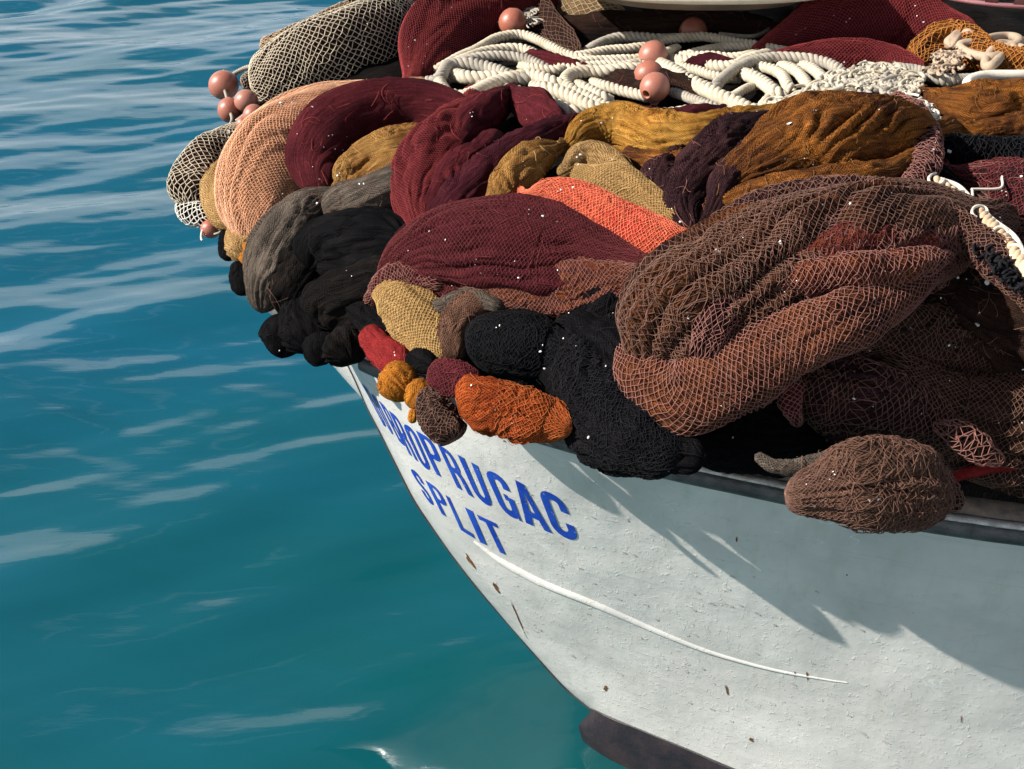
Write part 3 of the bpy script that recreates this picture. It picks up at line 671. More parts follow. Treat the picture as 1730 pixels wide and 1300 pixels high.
net('fishing_net', 'black and brown netting in the shade under the cream lid', [
    D([(900,45,16),(1000,52,28),(1120,50,32),(1250,52,30),(1350,60,20)], dkbrown, -.06, k=5)])
net('fishing_net', 'orange-brown open-mesh net under the white braided chain knot', [
    D([(1540,130,18),(1575,95,42),(1620,90,50),(1680,120,44),(1760,130,50)], rust, .0, dict(m=s_org, cell=.026, rad=.0022, out=.004), k=4, seed=33)])
net('fishing_net', 'golden brown pleated net below the smooth white rope loop at the right edge', [
    D([(1535,160,14),(1580,180,34),(1650,195,48),(1740,190,52),(1800,190,50)], rust, .02, k=9, amp=.22, lump=.1),
    D([(1570,215,16),(1640,228,24),(1720,225,28),(1800,215,30)], rust, .03, k=7, amp=.25)])
net('fishing_net', 'black stringy net in the shadowed gully at the right edge', [
    D([(1560,250,18),(1600,265,30),(1680,275,36),(1800,280,40)], black, .0, dict(m=s_blk, cell=.022, rad=.0022, out=.006, jit=.3), k=7, amp=.25),
    D([(1560,300,34),(1590,330,40),(1600,380,40)], black, -.05, k=5)])
net('fishing_net', 'wine-brown net right of the hemp rope under the zigzag twine', [
    D([(1600,300,20),(1660,320,42),(1740,350,66),(1820,380,80)], purple, .0, dict(m=s_burg, cell=.020, rad=.0016, out=.003, jit=.2), k=7, amp=.2),
    D([(1650,360,30),(1720,420,50),(1800,480,60)], purple, -.03, dict(m=s_brown, cell=.022, rad=.0016, out=.003, jit=.2), k=6)])
# ---- left end
net('fishing_net', 'white open-mesh net bag hanging at the far left tip of the heap', [
    D([(412,215,10),(385,240,24),(352,280,38),(326,325,38),(320,350,26)], dkbrown, .02, dict(m=s_cream, cell=.025, rad=.0022, out=.008, damp=.5), k=3, amp=.1),
    D([(300,345,10),(330,362,18),(362,372,12)], black, .01, dict(m=s_white, cell=.03, rad=.0028, out=.006), k=3)])
net('fishing_net', 'salmon mesh net draped wide over the left shoulder of the heap', [
    D([(725,142,10),(660,160,26),(590,185,50),(520,225,78),(465,280,92),(440,335,80),(440,385,54),(455,425,24)], salmon, .03, dict(m=s_salm, cell=.0165, rad=.0014, out=.003, jit=.05), k=3, amp=.06, lump=.10, hr=.6, seed=4)])
net('fishing_net', 'yellow tan lumpy net at the left, edge of the salmon net', [
    D([(388,268,14),(376,310,28),(388,355,32),(408,385,26)], tan, .055, k=4, amp=.14),
    D([(395,380,18),(415,410,32),(428,440,22)], tan, .06, k=5, amp=.16),
    D([(408,400,14),(428,428,24),(440,462,14)], orange, .075, k=5)])
net('fishing_net', 'smooth dark maroon net arching over the golden ribbed fold', [
    D([(800,195,20),(750,180,34),(690,175,42),(620,190,52),(560,228,58),(530,275,46),(535,318,22)], maroon, .10, k=2, amp=.05, lump=.08, hr=.55, seed=52)])
net('fishing_net', 'golden ribbed net fold tucked under the maroon arch', [
    D([(735,232,18),(690,245,30),(635,265,34),(590,290,28),(580,312,14)], ochre, .10, k=7, amp=.20),
    D([(720,250,14),(660,278,22),(605,306,14)], ochre, .11, k=5, amp=.2)])
net('fishing_net', 'taupe net fold hanging down the left flank above black netting', [
    D([(570,330,16),(530,355,36),(490,405,48),(462,455,44),(446,500,30),(442,530,14)], greyb, .10, k=6, amp=.18, tw=.3),
    D([(530,420,22),(510,460,34),(488,500,34),(474,530,20)], blackb, .08, k=4, amp=.12, tail=False)])
net('fishing_net', 'grey lumpy net roll between the taupe fold and the maroon netting', [
    D([(548,365,20),(590,345,40),(640,325,44),(690,305,34),(730,290,18)], greyb, .15, k=3, amp=.08, lump=.22, tail=False)])
net('fishing_net', 'black net roll directly under the grey lumpy roll', [
    D([(520,455,30),(545,420,44),(600,405,52),(655,405,50),(700,420,30)], black, .10, k=4, amp=.12, tail=False),
    D([(560,450,16),(610,455,26),(660,440,22)], black, .13, k=5)])
net('fishing_net', 'lower black net roll bulging left of the red roll', [
    D([(530,545,36),(555,520,46),(610,495,44),(680,465,30)], blackb, .15, k=3, amp=.09, lump=.22, tail=False)])
net('fishing_net', 'small black net tufts hanging at the far left over the water', [
    D([(388,380,10),(384,410,16),(388,442,13)], black, .04), D([(402,440,12),(408,472,20),(416,500,14)], black, .05),
    D([(370,360,12),(380,385,14)], black, .0)])
net('fishing_net', 'dripping wet black net hanging lowest at the left over the water', [
    D([(470,530,34),(478,570,36),(476,606,16)], black, .08, k=4), D([(500,500,40),(520,560,42),(530,595,24)], black, .06, k=4)])
net('fishing_net', 'black net knuckles just above the bow tip', [
    D([(545,560,26),(545,595,30),(552,612,20)], black, .11, k=4), D([(570,560,30),(588,590,42),(596,612,26)], blackb, .15, k=5),
    D([(620,520,36),(660,560,34),(700,600,26),(720,625,14)], black, .10, k=5)])
# ---- middle
net('fishing_net', 'maroon mesh net gathered into peaks below the left end of the rope', [
    D([(795,175,16),(775,215,38),(735,265,56),(712,320,46),(715,365,30),(735,400,14)], maroon, .13, dict(m=s_red, cell=.014, rad=.0008, out=.001, jit=.03, th0=1.2), k=5, amp=.12, tw=.3, seed=71),
    D([(860,160,14),(820,190,32),(790,215,30),(770,250,14)], maroon, .16, k=4, amp=.16),
    D([(870,165,16),(905,185,30),(935,205,26),(950,225,12)], maroon, .16, k=6, amp=.16)])
net('fishing_net', 'long maroon net fold sweeping down left from the middle of the rope', [
    D([(1010,200,12),(945,222,24),(880,258,30),(815,310,36),(760,358,30),(712,408,12)], maroon_dk, .17, k=4, amp=.16, tw=.3),
    D([(820,255,26),(770,300,34),(735,350,24)], maroon, .14, k=4, amp=.14)])
net('fishing_net', 'dark plum net strip lying under the middle of the rope', [
    D([(950,218,10),(1030,206,20),(1110,205,22),(1180,200,22),(1215,195,14)], maroon_dk, .05, k=3),
    D([(880,100,20),(950,115,22),(1000,125,14)], maroon, .0, k=4), D([(1150,120,16),(1195,115,24),(1250,120,18)], maroon_dk, .01, k=5),
    D([(1060,150,30),(1130,160,34),(1200,170,24)], dkbrown, -.04, k=4)])
net('fishing_net', 'ochre net with two looping folds left of the golden netting', [
    D([(945,250,10),(905,268,28),(865,305,34),(838,345,20)], ochre, .17, k=3, amp=.22, lump=.1),
    D([(840,330,8),(800,365,10),(750,405,8),(720,425,6)], ochre, .18, k=3)])
net('fishing_net', 'golden pleated net running right under the rope to the knotted cord', [
    D([(965,245,14),(990,222,30),(1045,218,40),(1110,240,44),(1180,238,40),(1250,218,32),(1310,196,20),(1345,182,10)], golden, .15, k=9, amp=.20, tw=.9),
    D([(1080,275,22),(1150,285,30),(1230,265,30),(1290,230,20)], rust, .12, k=8, amp=.22)])
net('fishing_net', 'sand coloured net folded over above the coral net', [
    D([(958,285,12),(985,268,24),(1020,275,26),(1060,300,20)], sand, .20, k=3, amp=.16),
    D([(975,295,20),(1030,320,46),(1085,350,42),(1125,380,26)], sand, .16, dict(m=s_gold, cell=.015, rad=.001, out=.002, jit=.04), k=2, amp=.07, hr=.6)])
net('fishing_net', 'bright coral red net band sweeping across the middle of the heap', [
    D([(892,332,10),(930,330,28),(975,352,44),(1025,385,54),(1085,412,52),(1140,420,40),(1185,412,18)], coral, .20, dict(m=s_coral, cell=.016, rad=.0013, out=.002, jit=.12), k=6, amp=.10, tw=.4, lump=.08, hr=.6)])
net('fishing_net', 'large burgundy dome of net in the centre of the heap', [
    D([(650,470,20),(695,440,52),(765,425,84),(850,425,94),(935,440,84),(1010,455,56),(1090,465,26),(1120,465,12)], burg, .17, dict(m=s_burg, cell=.0155, rad=.0010, out=.0015, jit=.08), k=5, amp=.13, lump=.15, seed=20, hr=.75),
    D([(800,480,20),(870,490,36),(950,485,44),(1030,475,32),(1095,462,14)], burg_or, .205, dict(m=s_pink, cell=.016, rad=.0010, out=.0015), k=5, amp=.2, hr=.45),
    D([(632,500,14),(655,478,24),(700,460,30),(740,470,20)], burg, .20, dict(m=s_pink, cell=.015, rad=.0012, out=.002), k=3)])
net('fishing_net', 'golden tan mesh net fan below the burgundy dome', [
    D([(640,492,16),(668,505,40),(705,540,48),(735,580,32),(752,606,14)], sand, .20, dict(m=s_gold, cell=.017, rad=.0013, out=.002, jit=.05), k=4, amp=.10, hr=.6)])
net('fishing_net', 'brown pleated net gathered between the golden fan and the black rolls', [
    D([(850,510,14),(805,520,28),(780,550,32),(768,585,24),(770,610,12)], brown, .19, k=7, amp=.22),
    D([(840,515,12),(800,505,20),(750,520,16)], greyb, .21, k=5, amp=.2)])
net('fishing_net', 'charcoal net roll right of the brown pleats', [
    D([(785,585,26),(830,580,46),(890,590,54),(950,600,40),(1000,600,22)], black, .17, dict(m=s_blk, cell=.013, rad=.0012, out=.0015, jit=.3), k=6, amp=.10, tw=.2)])
net('fishing_net', 'black netting in the deep shadow under the burgundy dome', [
    D([(860,530,26),(930,530,42),(1010,520,48),(1080,500,36)], black, .08, k=5), D([(980,540,40),(1030,520,46),(1070,500,30)], black, .10, k=5)])
net('fishing_net', 'big black net mass spilling over the rail in the middle', [
    D([(1040,560,24),(1015,600,50),(1008,650,64),(1050,712,70),(1098,752,50),(1155,780,28)], black, .15, dict(m=s_blk, cell=.014, rad=.0013, out=.002, jit=.32), k=7, amp=.16, tw=.5),
    D([(935,630,20),(955,645,30),(985,690,34),(1000,720,20)], black, .19, k=5), D([(1090,720,40),(1130,760,40),(1190,785,22)], black, .14, k=6),
    D([(1000,560,30),(1030,580,36),(1060,620,30)], black, .18, k=4)])
# ---- small rolls on the rail
net('net_roll', 'small red net roll left of the orange roll', [D([(618,552,14),(634,575,22),(660,602,27),(688,625,24)], redn, .22, k=4, amp=.13, lump=.14)], 'net roll', 'small net rolls along the rail')
net('net_roll', 'bright orange net roll tied at the bow beside the hull name', [
    D([(700,622,18),(682,640,33),(672,660,34),(668,680,18)], orange, .235, k=4, amp=.22, tw=1.2),
    D([(715,640,14),(706,665,18),(692,690,12)], orange, .23, k=4, amp=.18), D([(700,690,6),(697,705,8),(696,716,5)], orange, .22, k=2)], 'net roll', 'small net rolls along the rail')
net('net_roll', 'dark olive-brown net roll hanging lowest beside the hull name', [D([(728,652,14),(730,680,26),(744,708,32),(762,735,26),(768,746,12)], dkbrown, .235, dict(m=s_greyb, cell=.013, rad=.0011, out=.001, jit=.25), k=5, amp=.2, lump=.24)], 'net roll', 'small net rolls along the rail')
net('net_roll', 'maroon net roll resting above the red-orange roll', [D([(724,626,16),(750,634,29),(785,648,31),(808,664,20)], burg, .25, dict(m=s_burg, cell=.014, rad=.001, out=.001), k=4, amp=.14, lump=.2)], 'net roll', 'small net rolls along the rail')
net('net_roll', 'large red-orange net roll lying along the rail', [
    D([(776,700,20),(800,692,44),(850,690,48),(895,705,48),(935,718,32),(966,728,10)], rorange, .25, dict(m=s_rorg, cell=.016, rad=.0011, out=.002, th0=-.2, th1=3.3, u0=.35), k=6, amp=.19, lump=.22, tw=1.0),
    D([(820,660,22),(835,685,26),(850,720,18)], rorange, .26, k=3)], 'net roll', 'small net rolls along the rail')
net('net_roll', 'black net roll squeezed between the golden fan and maroon roll', [D([(690,600,14),(712,612,20),(735,622,14)], black, .22, k=3)], 'net roll', 'small net rolls along the rail')
# ---- right side
net('fishing_net', 'plum and grey pleated net left of the rust-brown dome', [
    D([(1330,200,14),(1275,225,34),(1220,265,48),(1175,310,46),(1155,350,34),(1165,385,14)], purple, .17, k=9, amp=.22, tw=.6),
    D([(1140,270,20),(1120,300,34),(1125,340,30),(1150,375,16)], purple, .16, k=8, amp=.24)])
net('fishing_net', 'rust-brown dome of streaked net below the knotted white cord', [
    D([(1215,350,24),(1260,310,58),(1330,275,78),(1410,255,84),(1490,245,76),(1550,235,48),(1575,230,22)], rust, .14, k=9, amp=.16, tw=1.0, lump=.12, seed=203),
    D([(1200,370,14),(1235,300,26),(1300,240,30),(1380,205,30),(1460,190,26),(1520,185,14)], purple, .22, k=7, amp=.2),
    D([(1210,355,14),(1290,330,26),(1390,315,28),(1480,300,26),(1540,270,16)], rust, .20, k=7, amp=.2)])
net('fishing_net', 'pinkish fringe of net gathered at the right end of the rust dome', [
    D([(1522,175,12),(1545,200,24),(1562,240,24),(1560,285,22),(1535,320,14)], purple, .22, dict(m=s_pink, cell=.022, rad=.0016, out=.003, jit=.2), k=8, amp=.25)])
net('fishing_net', 'huge coarse-mesh brown net tongue at the right, red underneath', [
    D([(1650,395,46),(1560,395,80),(1450,415,108),(1340,455,122),(1240,510,128),(1165,565,120),(1125,615,90),(1110,645,60)], mixed, .14, [dict(m=s_greyb, cell=.0215, rad=.0012, out=.006, jit=.07, damp=.75), dict(m=s_pink, cell=.019, rad=.0010, out=.013, u0=.08, u1=.62, th0=.35, th1=1.55, jit=.28, drop=.06), dict(m=s_brown, cell=.024, rad=.0012, out=.011, u0=.55, u1=.97, th0=1.1, th1=2.9, jit=.22, drop=.04)], k=6, amp=.19, tw=.7, lump=.14, seed=61, hr=.75),
    D([(1190,585,20),(1215,520,36),(1280,455,44),(1370,405,46),(1460,385,40),(1530,395,24)], purple, .26, dict(m=s_pink, cell=.019, rad=.0013, out=.004), k=5, amp=.2),
    D([(1180,440,20),(1250,385,36),(1340,350,36),(1440,345,34),(1550,360,30),(1650,410,30),(1760,500,30)], purple, .25, dict(m=s_brown, cell=.018, rad=.0013, out=.004, jit=.2), k=6, amp=.2),
    D([(1330,470,16),(1400,435,34),(1480,415,38),(1560,420,24)], burg_or, .26, dict(m=s_burg, cell=.018, rad=.0012, out=.003, jit=.2), k=7, amp=.24),
    D([(1300,480,16),(1400,465,24),(1500,455,26),(1570,440,18),(1595,435,8)], burg_or, .275, dict(m=s_pink, cell=.019, rad=.0013, out=.004), k=5, amp=.2)])
net('fishing_net', 'rust orange mesh edge under the huge coarse tongue', [
    D([(1062,590,20),(1090,640,48),(1150,672,56),(1230,640,52),(1320,590,50),(1420,545,44),(1510,500,34),(1580,455,16)], rustd, .19, dict(m=s_pink, cell=.021, rad=.0013, out=.005, jit=.1, damp=.7), k=5, amp=.12, lump=.1, seed=77)])
net('fishing_net', 'dark brown netting in the deep shadow at the right edge', [
    D([(1560,470,40),(1640,510,80),(1740,560,110),(1830,600,120)], dkbrown, -.02, k=7, amp=.14),
    D([(1600,430,30),(1680,470,50),(1780,560,60)], purple, .02, k=6), D([(1500,640,50),(1600,690,80),(1720,720,100),(1800,720,100)], dkbrown, -.04, dict(m=s_brown, cell=.019, rad=.0011, out=.003), k=6),
    D([(1440,560,40),(1540,570,60),(1660,590,60),(1760,620,50)], dkbrown, -.06, dict(m=s_brown, cell=.019, rad=.0011, out=.003), k=5)])
net('fishing_net', 'plum mesh net with a pinkish tip below the huge tongue', [
    D([(1318,620,14),(1345,640,44),(1400,660,62),(1490,690,64),(1580,720,50),(1660,745,30)], purple, .0, dict(m=s_brown, cell=.022, rad=.0014, out=.004, jit=.15), k=7, amp=.18),
    D([(1312,612,8),(1328,640,18),(1336,680,18),(1345,708,8)], burg, .10, dict(m=s_pink, cell=.019, rad=.0014, out=.002), k=3)])
net('fishing_net', 'black netting in the shade along the right rail', [
    D([(1150,740,30),(1220,750,50),(1300,750,52),(1400,750,46),(1520,760,44),(1620,775,30)], black, -.08, k=6), D([(1200,690,40),(1280,690,50),(1340,720,44)], black, -.06, k=5)])
net('fishing_net', 'thin tan-grey twisted net above the brown bundle on the rail', [D([(1275,768,8),(1310,788,12),(1360,788,14),(1400,775,12),(1425,762,6)], greyb, .16, k=4, amp=.22)])
net('fishing_net', 'round brown net bundle hanging over the right rail', [
    D([(1325,832,14),(1348,835,30),(1372,833,36),(1440,822,62),(1500,822,66),(1560,838,48),(1600,850,22)], brown, .22, [dict(m=s_greyb, cell=.015, rad=.0011, out=.002, jit=.15), dict(m=s_brown, cell=.019, rad=.0011, out=.010, u0=.3, u1=.98, jit=.3, drop=.08)], k=6, amp=.17, lump=.2),
    D([(1500,768,14),(1540,790,26),(1575,820,30),(1605,845,18),(1625,858,8)], dkbrown, .22, dict(m=s_greyb, cell=.02, rad=.0016, out=.006, jit=.25), k=5, amp=.2)])
net('fishing_net', 'scrap of red netting on the blue deck at the right', [D([(1600,812,6),(1640,798,10),(1700,784,12),(1770,776,10)], redn, .03, k=3, hr=.5)])
net('fishing_net', 'loose lacy mesh scrap dangling above the red netting', [
    D([(1590,722,8),(1625,738,22),(1655,760,24),(1675,770,12)], black, .12, dict(m=s_pink, cell=.028, rad=.0015, out=.006, jit=.35), body=False)])

# ================================================================== ROPES
def rope_mat(name, c1, c2):
    m, t, n, b = newmat(name); g = G(t); geo = g.n('ShaderNodeTexCoord').outputs['Object']
    f = g.noise(geo, 7, 4, .65); fi = g.noise(geo, 240, 3, .7)
    col = g.mix(g.mapr(f, .52, .72), c1, c2)
    col = g.mix(g.m('MULTIPLY', g.mapr(g.noise(geo, 45, 4, .7), .55, .7), .55), col, tuple(c * .35 for c in c1))
    g.l(col, b.inputs['Base Color']); g.l(g.bump(fi, .6, .0012), b.inputs['Normal'])
    b.inputs['Roughness'].default_value = .75; b.inputs['Specular IOR Level'].default_value = .2
    return m
m_rope = rope_mat('cream_rope', (.56, .49, .375), (.38, .31, .22)); m_rope2 = rope_mat('dirty_rope', (.38, .34, .28), (.20, .18, .155))
m_smooth = rope_mat('smooth_white_rope', (.74, .68, .57), (.60, .52, .42))
coil = empty('rope_coil', (0, 0, 0), 'thick cream three-strand rope flaked in loops across the top of the nets', 'rope')
RP = [  # (radius px, lift, points, dirty)
 (9.5, .02, [(735,120),(770,100),(807,85),(841,68),(881,62),(911,71),(945,88),(975,99),(1010,104)], 0),
 (10, .035, [(750,118),(781,102),(824,86),(876,80),(907,90),(937,106),(971,114),(1010,112)], 0),
 (9.5, .05, [(760,124),(790,103),(841,97),(885,100),(915,112),(935,124)], 1),
 (12, .075, [(722,140),(740,134),(758,112),(789,108),(815,112),(841,120),(868,130),(905,136)], 1),
 (13, .085, [(741,136),(746,150),(757,160),(780,163),(803,155),(830,142),(859,133),(893,128),(925,138),(954,150)], 0),
 (13, .05, [(768,128),(798,131),(833,131),(870,133)], 0),
 (12, .05, [(806,172),(825,166),(846,160)], 0),
 (12, .055, [(850,172),(880,175),(915,183),(950,192)], 0),
 (14, .075, [(857,155),(893,163),(928,176),(965,190),(990,196)], 0),
 (13, .095, [(900,148),(937,154),(970,166),(1000,182),(1030,192)], 0),
 (12, .09, [(1088,118),(1060,116),(1029,118),(990,118),(962,124),(955,136),(966,149),(992,158),(1018,172),(1045,184),(1085,188),(1125,186),(1168,180),(1195,172)], 0),
 (12, .075, [(975,146),(1005,158),(1030,172)], 0),
 (9, .04, [(955,100),(977,95),(1029,85),(1085,78),(1125,66),(1165,62),(1200,63),(1240,72),(1284,80),(1330,90)], 0),
 (8.5, .03, [(950,108),(985,104),(1029,101),(1090,98),(1140,84)], 0),
 (8.5, .045, [(955,116),(1000,112),(1045,111),(1095,106)], 0),
 (10, .02, [(985,92),(1003,80),(1029,67),(1064,62),(1107,66),(1140,66)], 1),
 (9, .03, [(1150,95),(1180,88),(1223,80),(1267,79),(1310,86),(1350,96)], 0),
 (11, .05, [(1133,102),(1177,104),(1215,111),(1240,111),(1262,100),(1300,92)], 0),
 (10, .065, [(1160,98),(1200,97),(1240,98),(1280,92)], 0),
 (11, .115, [(1207,158),(1212,142),(1228,126),(1252,112),(1280,101),(1319,97),(1362,100),(1397,107),(1422,120),(1432,134)], 1),
 (13, .10, [(1115,110),(1140,120),(1160,134),(1194,150),(1218,162),(1243,172),(1270,184),(1296,191)], 0),
 (12, .095, [(1254,124),(1270,130),(1288,140),(1306,154),(1322,166)], 0),
 (10, .06, [(1275,112),(1300,116),(1318,126),(1330,146),(1336,160)], 0),
 (10, .07, [(1318,112),(1335,114),(1352,126),(1366,146),(1372,160)], 0),
 (10, .06, [(1350,110),(1368,114),(1385,128),(1396,146)], 0),
 (9, .03, [(1200,180),(1230,168),(1262,152),(1280,146)], 0),
 (8, .04, [(1282,184),(1293,170),(1302,160)], 0), (9, .02, [(1205,196),(1225,188),(1245,184)], 0)]
RP += [(10, .02, [(1000,140),(1035,150),(1075,160),(1110,170)], 0), (9, .03, [(1120,150),(1150,160),(1190,176),(1225,190)], 1), (9, .02, [(1010,108),(1060,106),(1110,112),(1160,124)], 1),
       (9, .02, [(1140,112),(1180,120),(1215,130),(1250,134)], 0), (10, .03, [(1180,150),(1205,160),(1240,166)], 0), (9, .015, [(800,140),(850,148),(900,160),(940,172)], 1), (9, .02, [(880,112),(930,120),(960,118)], 0)]
for i, (r, lf, pts, dirty) in enumerate(RP):
    P3 = px_path([(x, y, lf + .03) for x, y in pts]); d = heap([pts[0][0]], [pts[0][1]])[0]
    rad = r * .92 * d / F
    P3 = P3 + np.cumsum(np.random.default_rng(i).normal(0, .0006, P3.shape), 0)
    P3 = dive(P3)
    V, Fq = join(rope_parts(P3, rad, i, 1.55 + .12 * math.sin(i)))
    link('rope_length', mesh_np('rope_length', V, Fq), m_rope2 if dirty else m_rope, coil)
r1 = empty('rope', (0, 0, 0), 'grey-brown whipped rope running right from the knotted cord', 'rope')
V, Fq = join(rope_parts(px_path([(1515,118,.11),(1545,121,.11),(1575,128,.11),(1600,136,.10),(1640,136,.08),(1700,130,.06),(1790,128,.05)]), .027, 3, .9)); link('rope_length', mesh_np('rope_length', V, Fq), m_rope2, r1)
# knotted cord heap
kr = np.random.default_rng(21)
def tangle(n, spine, rad, seed, loopr=12, m=m_rope, name='knot'):
    r = np.random.default_rng(seed); q = spline(spine, 200); parts = []
    for i in range(n):
        c = q[r.integers(0, 200)]; cx, cy = c[0] + r.normal(0, c[2] * .55), c[1] + r.normal(0, c[2] * .38); lf = c[3] + abs(r.normal(0, .018))
        a0 = r.uniform(0, 6.28); L = r.uniform(.6, 1.9) * math.pi; rr = loopr * r.uniform(.35, 1.1); k = 14
        a = a0 + np.linspace(0, L, k); st = np.linspace(-1, 1, k)
        X = cx + rr * np.cos(a) + st * rr * r.uniform(.2, 1.2); Y = cy + rr * .6 * np.sin(a) - st * rr * r.uniform(0, .5)
        D_ = heap(X, Y) - lf - .010 * np.sin(a * 1.7 + i)
        v, f_, _, _ = tube_np(at(X, Y, D_), rad * r.uniform(.8, 1.2), 6); parts.append((v, f_))
    return join(parts)
kc = empty('knotted_cord', (0, 0, 0), 'heap of knotted off-white cord meshes on the rust-brown dome', 'cord')
sp_ = [(1240,192,5,.09),(1310,182,8,.12),(1370,165,16,.13),(1420,140,26,.13),(1470,130,30,.13),(1515,130,24,.12),(1540,150,16,.14)]
V, Fq = tangle(330, sp_, .0075, 1, 11); link('cord_knots', mesh_np('cord_knots', V, Fq), m_rope, kc, kind='stuff')
V, Fq = tangle(150, [(1370,160,14,.12),(1430,140,24,.12),(1480,135,28,.12),(1520,150,20,.13)], .0095, 2, 9); link('cord_knots', mesh_np('cord_knots', V, Fq), m_rope2, kc, kind='stuff')
V, Fq = tangle(60, [(1520,165,8,.20),(1550,175,9,.22),(1568,195,8,.22),(1575,215,6,.2)], .006, 3, 9); link('cord_knots', mesh_np('cord_knots', V, Fq), m_smooth, kc, kind='stuff')
for pts in ([(1240,198,.16),(1275,186,.17),(1320,180,.18),(1375,165,.18),(1420,150,.18)], [(1310,186,.17),(1360,178,.18),(1400,175,.18),(1430,160,.19)], [(1230,205,.16),(1262,192,.16),(1300,190,.16)]):
    V, Fq = join(rope_parts(px_path(pts), .012, 1, 1.3)); link('cord_length', mesh_np('cord_length', V, Fq), m_rope, kc)
# white smooth doubled rope loop at the right edge
wl = empty('rope', (0, 0, 0), 'smooth white rope doubled into a flat loop at the right edge', 'rope')
for pts in ([(1800,124,.17),(1730,127,.17),(1665,128,.17),(1636,138,.16),(1645,148,.15),(1700,150,.15),(1800,150,.15)], [(1800,158,.16),(1700,146,.16),(1650,149,.15),(1634,154,.15),(1640,164,.15),(1670,172,.16),(1710,171,.16),(1800,160,.16)]):
    V, Fq, _, _ = tube_np(px_path(pts), .020, 12); link('rope_length', mesh_np('rope_length', V, Fq), m_smooth, wl)
# chain-stitched braid
cb = empty('braided_chain', (0, 0, 0), 'cream chain of knotted rope links ending in a frayed knot, upper right', 'rope')
m_link = rope_mat('chain_rope', (.42, .32, .23), (.33, .23, .16))
for i, (x, y, a, rx, ry) in enumerate([(1655,85,.2,34,10),(1690,72,-.1,32,10),(1712,88,.3,32,10),(1745,80,0,34,11),(1680,95,-.9,22,9)]):
    t_ = np.linspace(0, 2 * math.pi, 40); X = x + rx * np.cos(t_) * math.cos(a) - ry * np.sin(t_) * math.sin(a); Y = y + rx * np.cos(t_) * math.sin(a) + ry * np.sin(t_) * math.cos(a)
    P = at(X, Y, heap(X, Y) - .25 - .02 * np.sin(t_ * 2 + i)); V, Fq, _, _ = tube_np(P, .019, 10); link('chain_link', mesh_np('chain_link', V, Fq), m_link, cb)
KN = Fold([(1606,80,12),(1620,64,17),(1636,64,20),(1646,78,15)], tail=False, lift=.24, k=3, amp=.12, lump=.3, seed=400); KN.body('chain_knot', m_link, cb)
V, Fq = tangle(70, [(1585,104,8,.20),(1600,94,12,.22),(1620,92,12,.23),(1612,108,12,.20),(1575,118,8,.16)], .0055, 9, 9); link('frayed_end', mesh_np('frayed_end', V, Fq), m_link, cb, kind='stuff')
# hemp rope with black fringe, white lashing, zigzag twine
hp = empty('hemp_rope', (0, 0, 0), 'pale hemp headrope with white lashing lying diagonally at the right edge', 'rope')
m_hemp = rope_mat('hemp', (.52, .38, .25), (.62, .52, .40))
hl = [(1578,308,.24),(1605,325,.25),(1640,350,.26),(1670,378,.28),(1700,412,.30),(1730,450,.32),(1770,510,.34)]
V, Fq = join(rope_parts(px_path(hl), .021, 5, 1.6)); link('rope_length', mesh_np('rope_length', V, Fq), m_hemp, hp)
V, Fq, _, _ = tube_np(px_path([(x + 10 + 5 * math.sin(i * 2), y - 8 + 3 * math.cos(i * 2.3), l + .02) for i, (x, y, l) in enumerate(hl)]), .007, 7); link('lashing', mesh_np('lashing', V, Fq), m_smooth, hp)
for i, (x, y) in enumerate([(1582,303),(1625,333),(1655,358),(1690,394),(1715,424)]):
    t_ = np.linspace(0, 4.6, 20); X = x + 13 * np.cos(t_ + i); Y = y + 10 * np.sin(t_ + i); V, Fq, _, _ = tube_np(at(X, Y, heap(X, Y) - .28 - .013 * i - .015 * np.sin(t_)), .0045, 6); link('lashing_turn', mesh_np('lashing_turn', V, Fq), m_smooth, hp)
fr = empty('black_twine_fringe', (0, 0, 0), 'tangle of stiff black twine ends along the lower side of the hemp rope', 'twine')
V, Fq = tangle(190, [(1535,320,12,.20),(1575,330,14,.22),(1620,358,13,.24),(1655,395,12,.26),(1690,440,13,.28),(1735,490,14,.30)], .0042, 33, 15); link('twine_ends', mesh_np('twine_ends', V, Fq), s_blk, fr, kind='stuff')
zz = px_path([(1608,342,.14),(1640,340,.16),(1643,322,.16),(1646,320,.16),(1690,318,.16),(1693,300,.16),(1698,296,.16),(1740,297,.15),(1800,297,.15)]); V, Fq, _, _ = tube_np(zz, .0042, 6)
o = link('zigzag_twine', mesh_np('zigzag_twine', V, Fq), m_smooth); o['label'] = 'thin white twine zigzagging over the wine-brown net at the right'; o['category'] = 'twine'
for lab, pts, rr, mt in [('thin grey cord curling under the left end of the cream lid', [(1040,20,.03),(1060,38,.03),(1090,44,.03),(1125,36,.03),(1150,30,.03)], .008, m_rope2),
                ('grey hose-like cord in the shade at the right end of the cream lid', [(1215,58,.0),(1270,62,.02),(1300,50,.02),(1320,38,.02)], .010, m_rope2),
                ('second grey cord curving below the first by the cream lid', [(1240,74,.02),(1285,72,.03),(1312,58,.03),(1330,44,.03)], .008, m_rope2),
                ('short white rope end beside the mauve crate', [(1528,-6,.06),(1545,6,.06),(1570,18,.05),(1600,30,.04)], .012, m_smooth),
                ('stray white cord with a blob end hanging from the far left net', [(360,372,.03),(350,380,.04),(342,390,.04),(340,402,.04),(342,407,.04)], .0045, m_smooth),
                ('stray black-and-white cord loop just above the hull tip at the far left', [(372,372,.05),(378,380,.05),(372,392,.05),(362,396,.04)], .004, m_rope2)]:
    V, Fq, _, _ = tube_np(px_path(pts), rr, 8); o = link('cord', mesh_np('cord', V, Fq), mt); o['label'] = lab; o['category'] = 'cord'

